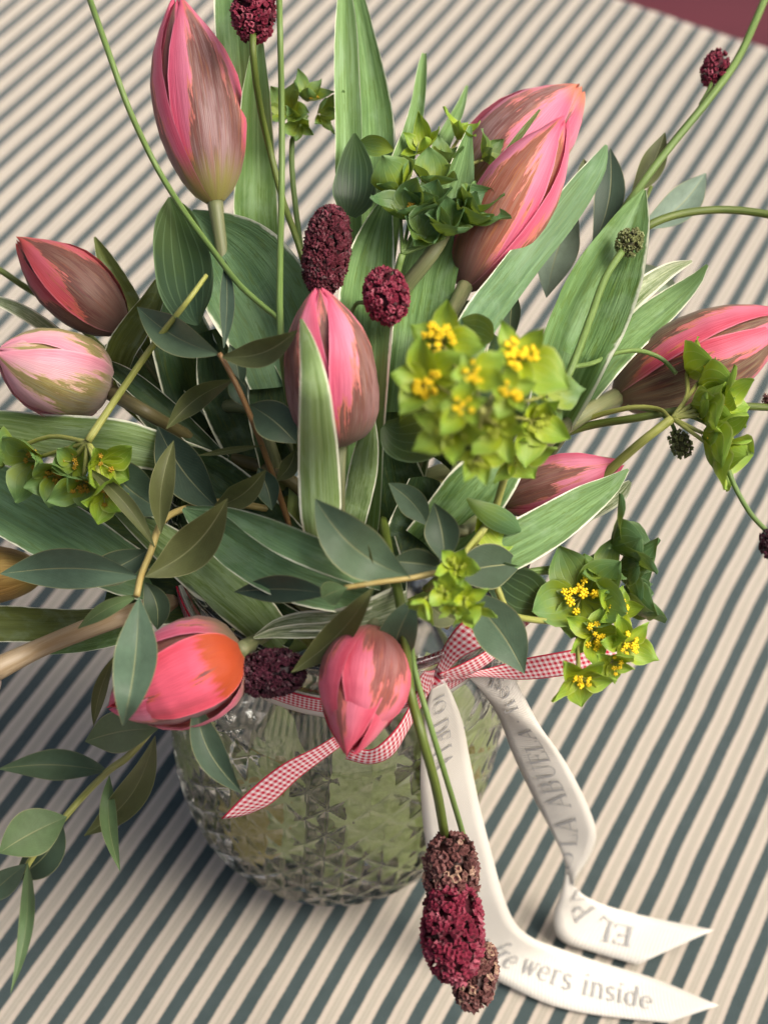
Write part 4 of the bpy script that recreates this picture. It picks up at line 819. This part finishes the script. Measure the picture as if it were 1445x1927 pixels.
burnet_head(S11, (1440, 745), (1450, 764), 20, M_BUR_BR, 24, 0.1, 0.1, 12, size=0.4)
S12 = burnet("thin upright green stalk in front of the broad bluish leaf, forking low", (527, 300, 1))
stem_obj(S12, [(525,-40,1.6),(527,60,1.5),(530,200,1.3),(530,350,1.1),(527,500,0.9),(527,600,0.7),(535,700,-1.5),(560,850,-5)], 6, 7, M_STEM)
stem_obj(S12, [(160,-30,1.6),(175,15,1.5),(205,100,1.5),(245,210,1.4),(290,305,1.3),(345,395,1.2),(400,470,1.1),(450,535,0.9),(500,580,0.8),(527,600,0.7)], 6, 5.5, M_STEM)
burnet_head(S12, (524, -90), (526, -40), 60, M_BUR, 60, 1.6, 1.6, 13); burnet_head(S12, (140, -80), (158, -34), 60, M_BUR, 60, 1.6, 1.6, 14)
S13 = burnet("short dark stalk coming from the left edge behind the red tulip", (0, 520, -1))
stem_obj(S13, [(-40,490,-0.5),(0,508,-0.6),(40,535,-1.2),(110,580,-2.5),(220,680,-4.5)], 6, 6, M_STEM_DK)

# stems that fill the vase
ST = "green stem end standing in the vase water"
for i in range(26):
    rg = np.random.default_rng(500+i); a = rg.uniform(0, 6.28); q = rg.uniform(.8, 5.0)/100; a2 = a+math.pi+rg.uniform(-.7, .7)
    P = [np.array([math.cos(a2)*q*0.9, math.sin(a2)*q*0.9, 0.21]), np.array([math.cos(a2)*0.02*rg.uniform(.2, 1.5), math.sin(a2)*0.02, 0.17]), np.array([math.cos(a)*q*.5, math.sin(a)*q*.5, .09]), np.array([math.cos(a)*q*1.1, math.sin(a)*q*1.1, .012])]
    b = MB(); b.tube(P, [rg.uniform(.0018, .0042)]*4, 8, 14)
    o = b.build("cut_stem", (M_STEM_YEL, M_SUNK, M_STEM_TUL, M_SUNK)[i % 4]); tag(o, ST, "stem", "stems standing in the water")

for i in range(14):  # leaves added under water, pale to brighten the view through the glass
    rg = np.random.default_rng(700+i); a = i*0.45+rg.uniform(-.2, .2); r0 = rg.uniform(4.4, 6.0)/100; h0 = rg.uniform(.02, .07); h1 = h0+rg.uniform(.05, .10)
    rows = 14; G = np.zeros((rows, 5, 3)); w0 = rg.uniform(.005, .010); sl = rg.uniform(-.35, .35)
    for k_, t_ in enumerate(np.linspace(0, 1, rows)):
        aa = a+sl*t_; rr = r0*(1-0.35*t_); w_ = w0*(0.35+0.65*math.sin(math.pi*min(1, t_*0.9+0.08)))
        for c_, u in enumerate(np.linspace(-1, 1, 5)): G[k_, c_] = (rr*math.cos(aa)-math.sin(aa)*u*w_, rr*math.sin(aa)+math.cos(aa)*u*w_, h0+(h1-h0)*t_)
    b = MB(); b.grid(G); o = b.build("sunken_leaf", (M_SUNK, M_SUNK_Y, M_SUNK, M_SUNK)[i % 4]); tag(o, "pale green leaf standing under water behind the pressed glass", "leaf", "leaves under water in the vase")

# ------------------------------------------------------------------ ribbons
t = NT("cotton_tape"); uv = t.uv(); x, y, _ = t.xyz(uv)
tw = t.math('SINE', t.math('ADD', t.math('MULTIPLY', x, 105.0), t.math('MULTIPLY', y, 1000.0)))
n = t.noise(t.objc(), 60, 3)
col = t.mix(n, (0.66, 0.635, 0.56), (0.74, 0.72, 0.655)); col = t.mix(t.math('MULTIPLY', t.step(tw, 0.0, 1.0), 0.36), col, (0.5, 0.46, 0.38))
e = t.math('ABSOLUTE', t.math('SUBTRACT', x, 0.5)); col = t.mix(t.math('MULTIPLY', t.step(e, 0.455, 0.475), 0.28), col, (0.55, 0.50, 0.40))
t.bump(tw, 0.35, 0.0004); M_COT = t.fin(col, 0.8, 0.12, 0.2)
t = NT("gingham"); uv = t.uv(); x, y, _ = t.xyz(uv)
cx = t.math('FRACT', t.math('MULTIPLY', x, 5.0)); cy = t.math('FRACT', t.math('MULTIPLY', y, 60.0))
sx = t.step(t.math('ABSOLUTE', t.math('SUBTRACT', cx, 0.5)), 0.18, 0.30); sy = t.step(t.math('ABSOLUTE', t.math('SUBTRACT', cy, 0.5)), 0.18, 0.30)
f = t.math('MULTIPLY', t.math('ADD', sx, sy), 0.5)
col = t.mix(f, (0.80, 0.70, 0.70), (0.55, 0.025, 0.055))
e = t.math('ABSOLUTE', t.math('SUBTRACT', x, 0.5)); col = t.mix(t.step(e, 0.44, 0.465), col, (0.60, 0.04, 0.075))
wv = t.math('MULTIPLY', t.math('SINE', t.math('MULTIPLY', x, 190.0)), t.math('SINE', t.math('MULTIPLY', y, 2200.0)))
t.bump(wv, 0.4, 0.0003); M_GING = t.fin(col, 0.75, 0.1, 0.2)
M_INK = mat_plain("ink_grey", (0.30, 0.30, 0.29), 0.8, 0.25, 900)

def zs(px, py, off=0.15):             # height at which the sight line meets the vase wall (cm)
    for z in np.arange(21.7, 0, -0.1):
        p = W(px, py, z)
        if math.hypot(p[0], p[1])*100 <= rz(z)+off: return z
    return 0.2
def clear(pts, off=0.25):
    out = []
    for (px, py, z) in pts:
        q = zs(px, py, off); out.append((px, py, max(z, q) if q < 21.0 else z+0.9))
    return out
def strip_grid(L, R, n, cols=7, bulge=0.0):
    """L, R: matching edge points (x, y, z cm)"""
    A = catmull([W(*p) for p in clear(L)], n); B = catmull([W(*p) for p in clear(R)], n)
    T = unit(np.gradient((A+B)/2, axis=0)); S = B-A; N = unit(np.cross(T, S)); V = CAMP-(A+B)/2
    N *= np.sign((N*V).sum(1))[:, None]; G = np.zeros((n, cols, 3)); wd = np.linalg.norm(S, axis=1)[:, None]
    for j, u in enumerate(np.linspace(0, 1, cols)): G[:, j] = A+S*u+N*wd*bulge*(1-(2*u-1)**2)
    return G
def strip(parent, name, L, R, mat, n=40, bulge=0.0, uvlen=None, thick=0.0004):
    G = strip_grid(L, R, n, bulge=bulge); b = MB(); b.grid(G)
    mid = G[:, 3]; d = np.r_[0, np.cumsum(np.linalg.norm(np.diff(mid, axis=0), axis=1))]
    if uvlen: b.uv[-1][:, 1] = np.repeat(d/uvlen, 7)
    o = b.build(name, mat, parent); md = o.modifiers.new("thickness", 'SOLIDIFY'); md.thickness = thick; md.offset = 0
    return o, G
# printed letters: strokes (x0,y0,x1,y1,...,width) on a unit-high body
def arc(cx, cy, rx, ry, a0, a1, n=12): return [(cx+rx*math.cos(rad(a)), cy+ry*math.sin(rad(a))) for a in np.linspace(a0, a1, n)]
TK, TN = 0.115, 0.045
GL = {
 'E': (.62, [([(.12,0),(.12,1)],TK),([(.02,.98),(.55,.98)],TN),([(.02,.02),(.58,.02)],TN),([(.12,.52),(.42,.52)],TN),([(.55,.98),(.55,.80)],TN),([(.58,.02),(.58,.22)],TN),([(.42,.62),(.42,.42)],TN)]),
 'L': (.60, [([(.12,0),(.12,1)],TK),([(.0,.98),(.26,.98)],TN),([(.0,.02),(.56,.02)],TN),([(.56,.02),(.56,.25)],TN)]),
 'P': (.62, [([(.12,0),(.12,1)],TK),([(.0,.02),(.28,.02)],TN),([(.0,.98),(.3,.98)]+arc(.3,.73,.25,.25,90,-90)+[(.12,.48)],TN),(arc(.32,.73,.22,.24,60,-60),TK)]),
 'A': (.78, [([(.08,0),(.38,1)],TN),([(.38,1),(.68,0)],TK),([(.18,.33),(.56,.33)],TN),([(.0,.02),(.2,.02)],TN),([(.54,.02),(.78,.02)],TN)]),
 'T': (.70, [([(.35,0),(.35,1)],TK),([(.04,.98),(.66,.98)],TN),([(.04,.98),(.04,.76)],TN),([(.66,.98),(.66,.76)],TN),([(.2,.02),(.5,.02)],TN)]),
 'I': (.34, [([(.16,0),(.16,1)],TK),([(.02,.98),(.30,.98)],TN),([(.02,.02),(.30,.02)],TN)]),
 'O': (.86, [(arc(.42,.5,.36,.48,0,360,28),TN),(arc(.42,.5,.34,.45,140,220),TK),(arc(.42,.5,.34,.45,-40,40),TK)]),
 'D': (.80, [([(.12,0),(.12,1)],TK),([(.0,.98),(.3,.98)]+arc(.3,.5,.42,.48,90,-90)+[(.0,.02)],TN),(arc(.32,.5,.38,.45,50,-50),TK)]),
 'B': (.68, [([(.12,0),(.12,1)],TK),([(.0,.98),(.3,.98)]+arc(.3,.75,.22,.23,90,-90)+[(.12,.52)],TN),([(.12,.52),(.32,.52)]+arc(.32,.27,.26,.25,90,-90)+[(.0,.02)],TN),(arc(.33,.27,.24,.24,55,-55),TK),(arc(.3,.75,.2,.22,50,-50),TK)]),
 'U': (.78, [([(.14,1),(.14,.3)]+arc(.39,.3,.25,.29,180,360)+[(.64,1)],TN),([(.14,1),(.14,.28)],TK),([(.0,.98),(.28,.98)],TN),([(.52,.98),(.76,.98)],TN)]),
 'f': (.36, [([(.14,0),(.14,.8)]+arc(.27,.8,.13,.18,180,40),TK*.8),([(.02,.64),(.32,.64)],TN),([(.04,.02),(.26,.02)],TN)]),
 'r': (.44, [([(.12,0),(.12,.66)],TK*.9),([(.12,.45)]+arc(.28,.48,.14,.17,160,50),TN*1.4),([(.02,.02),(.24,.02)],TN),([(.02,.64),(.12,.64)],TN)]),
 'e': (.54, [(arc(.26,.33,.22,.32,5,310,20),TN*1.2),([(.05,.36),(.47,.36)],TN),(arc(.26,.33,.2,.3,130,230),TK*.9)]),
 's': (.44, [(arc(.21,.49,.15,.15,30,230)+[(.22,.33)]+arc(.21,.17,.16,.15,70,-150),TK*.75)]),
 'h': (.58, [([(.12,0),(.12,1)],TK*.9),([(.12,.45)]+arc(.3,.45,.17,.2,160,0)+[(.47,0)],TK*.8),([(.02,.02),(.22,.02)],TN),([(.37,.02),(.57,.02)],TN)]),
 'l': (.28, [([(.12,0),(.12,1)],TK*.9),([(.02,.02),(.24,.02)],TN),([(.02,.98),(.12,.98)],TN)]),
 'o': (.56, [(arc(.27,.33,.22,.32,0,360,22),TN*1.2),(arc(.27,.33,.2,.3,140,220),TK*.9),(arc(.27,.33,.2,.3,-40,40),TK*.9)]),
 'w': (.76, [([(.08,.66),(.24,0)],TK*.9),([(.24,0),(.38,.62)],TN),([(.36,.66),(.52,0)],TK*.9),([(.52,0),(.68,.66)],TN),([(.0,.64),(.18,.64)],TN),([(.58,.64),(.76,.64)],TN)]),
 'i': (.28, [([(.12,0),(.12,.66)],TK*.9),([(.02,.02),(.24,.02)],TN),([(.02,.64),(.12,.64)],TN),([(.12,.84),(.12,.93)],TK)]),
 'n': (.60, [([(.12,0),(.12,.66)],TK*.9),([(.12,.45)]+arc(.3,.45,.17,.2,160,0)+[(.47,0)],TK*.8),([(.02,.02),(.22,.02)],TN),([(.37,.02),(.57,.02)],TN),([(.02,.64),(.12,.64)],TN)]),
 'd': (.60, [(arc(.25,.33,.20,.32,20,340,20),TN*1.2),([(.46,0),(.46,1)],TK*.9),(arc(.25,.33,.19,.3,130,230),TK*.9),([(.36,.98),(.46,.98)],TN)]),
 '·': (.34, [([(.12,.42),(.12,.54)],TK)]), ' ': (.36, [])}
def lettering(parent, text, G, s0, hgt, flip=False, name="lettering", vc=0.5, rev=False):
    """print text along a ribbon grid; s0 = metres from the grid's start, hgt = letter height in widths"""
    rows, cols = G.shape[:2]; mid = G[:, cols//2]; d = np.r_[0, np.cumsum(np.linalg.norm(np.diff(mid, axis=0), axis=1))]
    wd = np.linalg.norm(G[:, -1]-G[:, 0], axis=1).mean(); H = hgt*wd; b = MB(); pen = 0.0
    Tm = unit(np.gradient(mid, axis=0)); Sx = G[:, -1]-G[:, 0]; Sx = Sx-Tm*(Sx*Tm).sum(1)[:, None]; Wm = np.linalg.norm(Sx, axis=1); Sx = unit(Sx)
    Nn_ = unit(np.cross(Tm, Sx)); Nn_ = Nn_*np.sign((Nn_*(CAMP-mid)).sum(1))[:, None]
    def at(sx, uy):
        i = float(np.clip(np.interp(sx, d, np.arange(rows)), 0, rows-1.001)); i0 = int(i); f = i-i0
        L_ = lambda A: A[i0]*(1-f)+A[i0+1]*f
        ww = L_(Wm); u = (uy-0.5)
        return L_(mid)+L_(Sx)*u*ww+L_(Nn_)*(0.0009-0.012*ww*(2*u)**2)
    for ch in text:
        adv, strokes = GL[ch]
        for pts, w in strokes:
            P = np.array(pts, float); T = unit(np.gradient(P, axis=0)) if len(P) > 1 else np.array([[1, 0]]); Nn = np.c_[-T[:, 1], T[:, 0]]
            if len(P) == 2: P = P[0]+(P[1]-P[0])*np.linspace(0, 1, 4)[:, None]; Nn = np.repeat(Nn[:1], 4, 0)
            row = []
            for p, q in zip(P, Nn):
                for sg in (-1, 1):
                    xx = p[0]+q[0]*sg*w/2; yy = p[1]+q[1]*sg*w/2-0.45
                    sx = s0+(pen+xx)*H*(-1 if rev else 1); u = vc+(yy*hgt)*(-1 if flip else 1)
                    row.append(at(sx, u))
            n_ = len(P); b.add(np.array(row), [(2*i, 2*i+1, 2*i+3, 2*i+2) for i in range(n_-1)])
        pen += adv+0.05
    return b.build(name, M_INK, parent, smooth=False)

cot = thing("cotton_ribbon", "cream cotton ribbon printed in grey, tied at the neck with two long tails", "ribbon", W(830, 1280, 18.3))
def ring_strip(parent, name, zc, h, r_off, mat, n=140, tilt=0.0):
    G = np.zeros((n, 7, 3))
    for i, a in enumerate(np.linspace(0, 2*np.pi, n)):
        for j, u in enumerate(np.linspace(-.5, .5, 7)):
            zz = zc+u*h+tilt*math.sin(a); r = rz(zz)+r_off; G[i, j] = (r/100*math.cos(a), r/100*math.sin(a), zz/100)
    b = MB(); b.grid(G); b.uv[-1][:, 1] = np.repeat(np.linspace(0, 2*np.pi*0.061/0.09, n), 7)
    o = b.build(name, mat, parent); md = o.modifiers.new("thickness", 'SOLIDIFY'); md.thickness = 0.0006; md.offset = 1; return o
ring_strip(cot, "neck_band", 19.25, 1.15, 0.06, M_COT)
# front tail: knot -> down the glass -> cloth -> turns right
LA = [(812,1290,18.4),(803,1330,17.4),(795,1390,15.6),(791,1460,13.2),(795,1540,10.6),(806,1620,7.8),(822,1700,5.0),(850,1770,2.5),(895,1822,1.0),(960,1858,0.30),(1040,1893,0.25),(1130,1912,0.22),(1257,1926,0.45)]
RA = [(838,1284,18.4),(852,1310,17.6),(870,1360,16.0),(884,1430,13.6),(903,1520,10.6),(926,1610,7.8),(948,1690,5.3),(972,1742,3.4),(1005,1768,2.2),(1050,1785,1.2),(1130,1812,0.5),(1230,1842,0.3),(1352,1893,0.9)]
oA, GA = strip(cot, "ribbon_tail", LA, RA, M_COT, 90, 0.012, 0.25)
LB = [(868,1262,17.8),(905,1300,16.4),(938,1350,14.4),(965,1420,11.6),(1008,1510,8.4),(1048,1585,6.0),(1064,1630,4.6),(1056,1680,3.0),(1042,1722,1.6),(1052,1768,0.6),(1115,1792,0.35),(1200,1816,0.5)]
RB = [(958,1258,17.0),(985,1310,15.6),(1015,1365,13.8),(1062,1432,11.3),(1102,1508,8.8),(1122,1570,6.8),(1108,1615,5.2),(1082,1655,3.9),(1085,1676,2.7),(1132,1702,1.5),(1220,1726,0.9),(1343,1751,1.2)]
oB, GB = strip(cot, "ribbon_tail", LB, RB, M_COT, 90, 0.012, 0.25)
def slen(G): m_ = G[:, 3]; return float(np.linalg.norm(np.diff(m_, axis=0), axis=1).sum())
def sat(G, px, py):
    best = None
    m_ = G[:, 3]; d_ = np.r_[0, np.cumsum(np.linalg.norm(np.diff(m_, axis=0), axis=1))]
    for i, p in enumerate(m_):
        c = RW.T@(p-CAMP); e = (PCX+FPX*c[0]/c[2]-px)**2+(PCY+FPX*c[1]/c[2]-py)**2
        if best is None or e < best[0]: best = (e, d_[i])
    return best[1]
lettering(oA, "IO DE LA", GA, sat(GA, 828, 1300), 0.42, flip=False, vc=0.42)
lettering(oA, "· fre", GA, sat(GA, 905, 1775), 0.42, vc=0.48)
lettering(oA, "wers inside", GA, sat(GA, 985, 1820), 0.42, vc=0.52)
lettering(oB, "EL PATIO", GB, sat(GB, 1190, 1768), 0.42, flip=True, rev=True, vc=0.5)
lettering(oB, "LA ABUELA · fresh", GB, sat(GB, 1092, 1590), 0.42, flip=True, rev=True, vc=0.5)

gin = thing("gingham_ribbon", "narrow red and white gingham ribbon tied in a bow round the vase neck", "ribbon", W(818, 1270, 19.6))
ring_strip(gin, "neck_band", 19.45, 0.75, 0.15, M_GING)
# knot
V, F = lump(); b = MB(); kp = W(818, 1268, 20.3)
rg = np.random.default_rng(3)
G = []
for t_ in np.linspace(-1, 1, 10):
    th = np.linspace(0, 2*np.pi, 14, endpoint=False); rr = 0.0042*(1-0.55*t_*t_)*(1+0.16*np.sin(3*th+4*t_))
    G.append(kp+camvec(.5, .6, .2)*0.006*t_+rr[:, None]*(np.cos(th)[:, None]*camvec(.7, -.6, .1)+np.sin(th)[:, None]*camvec(0, .1, 1)))
b.grid(np.array(G), closed=True); b.uv[-1] *= np.array([1.0, 0.12]); b.build("knot", M_GING, gin)
def gs(L, R, bulge=0.05, n=30, name="ribbon_tail"): return strip(gin, name, L, R, M_GING, n, bulge, 0.12, 0.0004)
gs([(822,1256,20.3),(838,1212,21.1),(868,1172,21.6),(905,1150,21.4)], [(836,1268,20.3),(866,1238,20.8),(905,1218,21.0),(940,1200,21.0)], 0.12, name="bow_loop")
gs([(826,1268,20.2),(872,1248,20.4),(918,1222,20.7),(985,1165,21.0),(1020,1140,21.0)], [(832,1280,20.1),(885,1268,20.1),(930,1240,20.4),(992,1176,20.8),(1028,1150,21.0)], 0.05, name="bow_loop")
gs([(826,1268,20.1),(900,1262,19.8),(985,1240,19.4),(1080,1222,19.2),(1210,1190,18.8)], [(832,1284,20.0),(900,1274,19.6),(985,1279,18.8),(1080,1268,18.4),(1230,1232,18.2)], 0.04)
gs([(812,1262,20.2),(780,1310,19.8),(752,1362,19.1),(715,1402,18.5),(690,1412,18.1),(660,1400,18.1)], [(818,1284,20.0),(792,1330,19.3),(766,1378,18.4),(735,1424,17.7),(695,1438,17.4),(650,1428,17.5)], 0.06, name="bow_loop")
gs([(665,1362,18.6),(600,1404,18.1),(530,1440,17.6),(470,1488,16.8),(417,1541,15.8)], [(670,1384,18.4),(612,1426,17.7),(560,1466,17.0),(510,1512,16.0),(468,1532,15.4)], 0.03)
gs([(800,1262,20.2),(790,1275,20.0),(786,1290,19.6)], [(818,1262,20.2),(812,1285,20.0),(806,1306,19.6)], 0.1, 12, name="bow_loop")
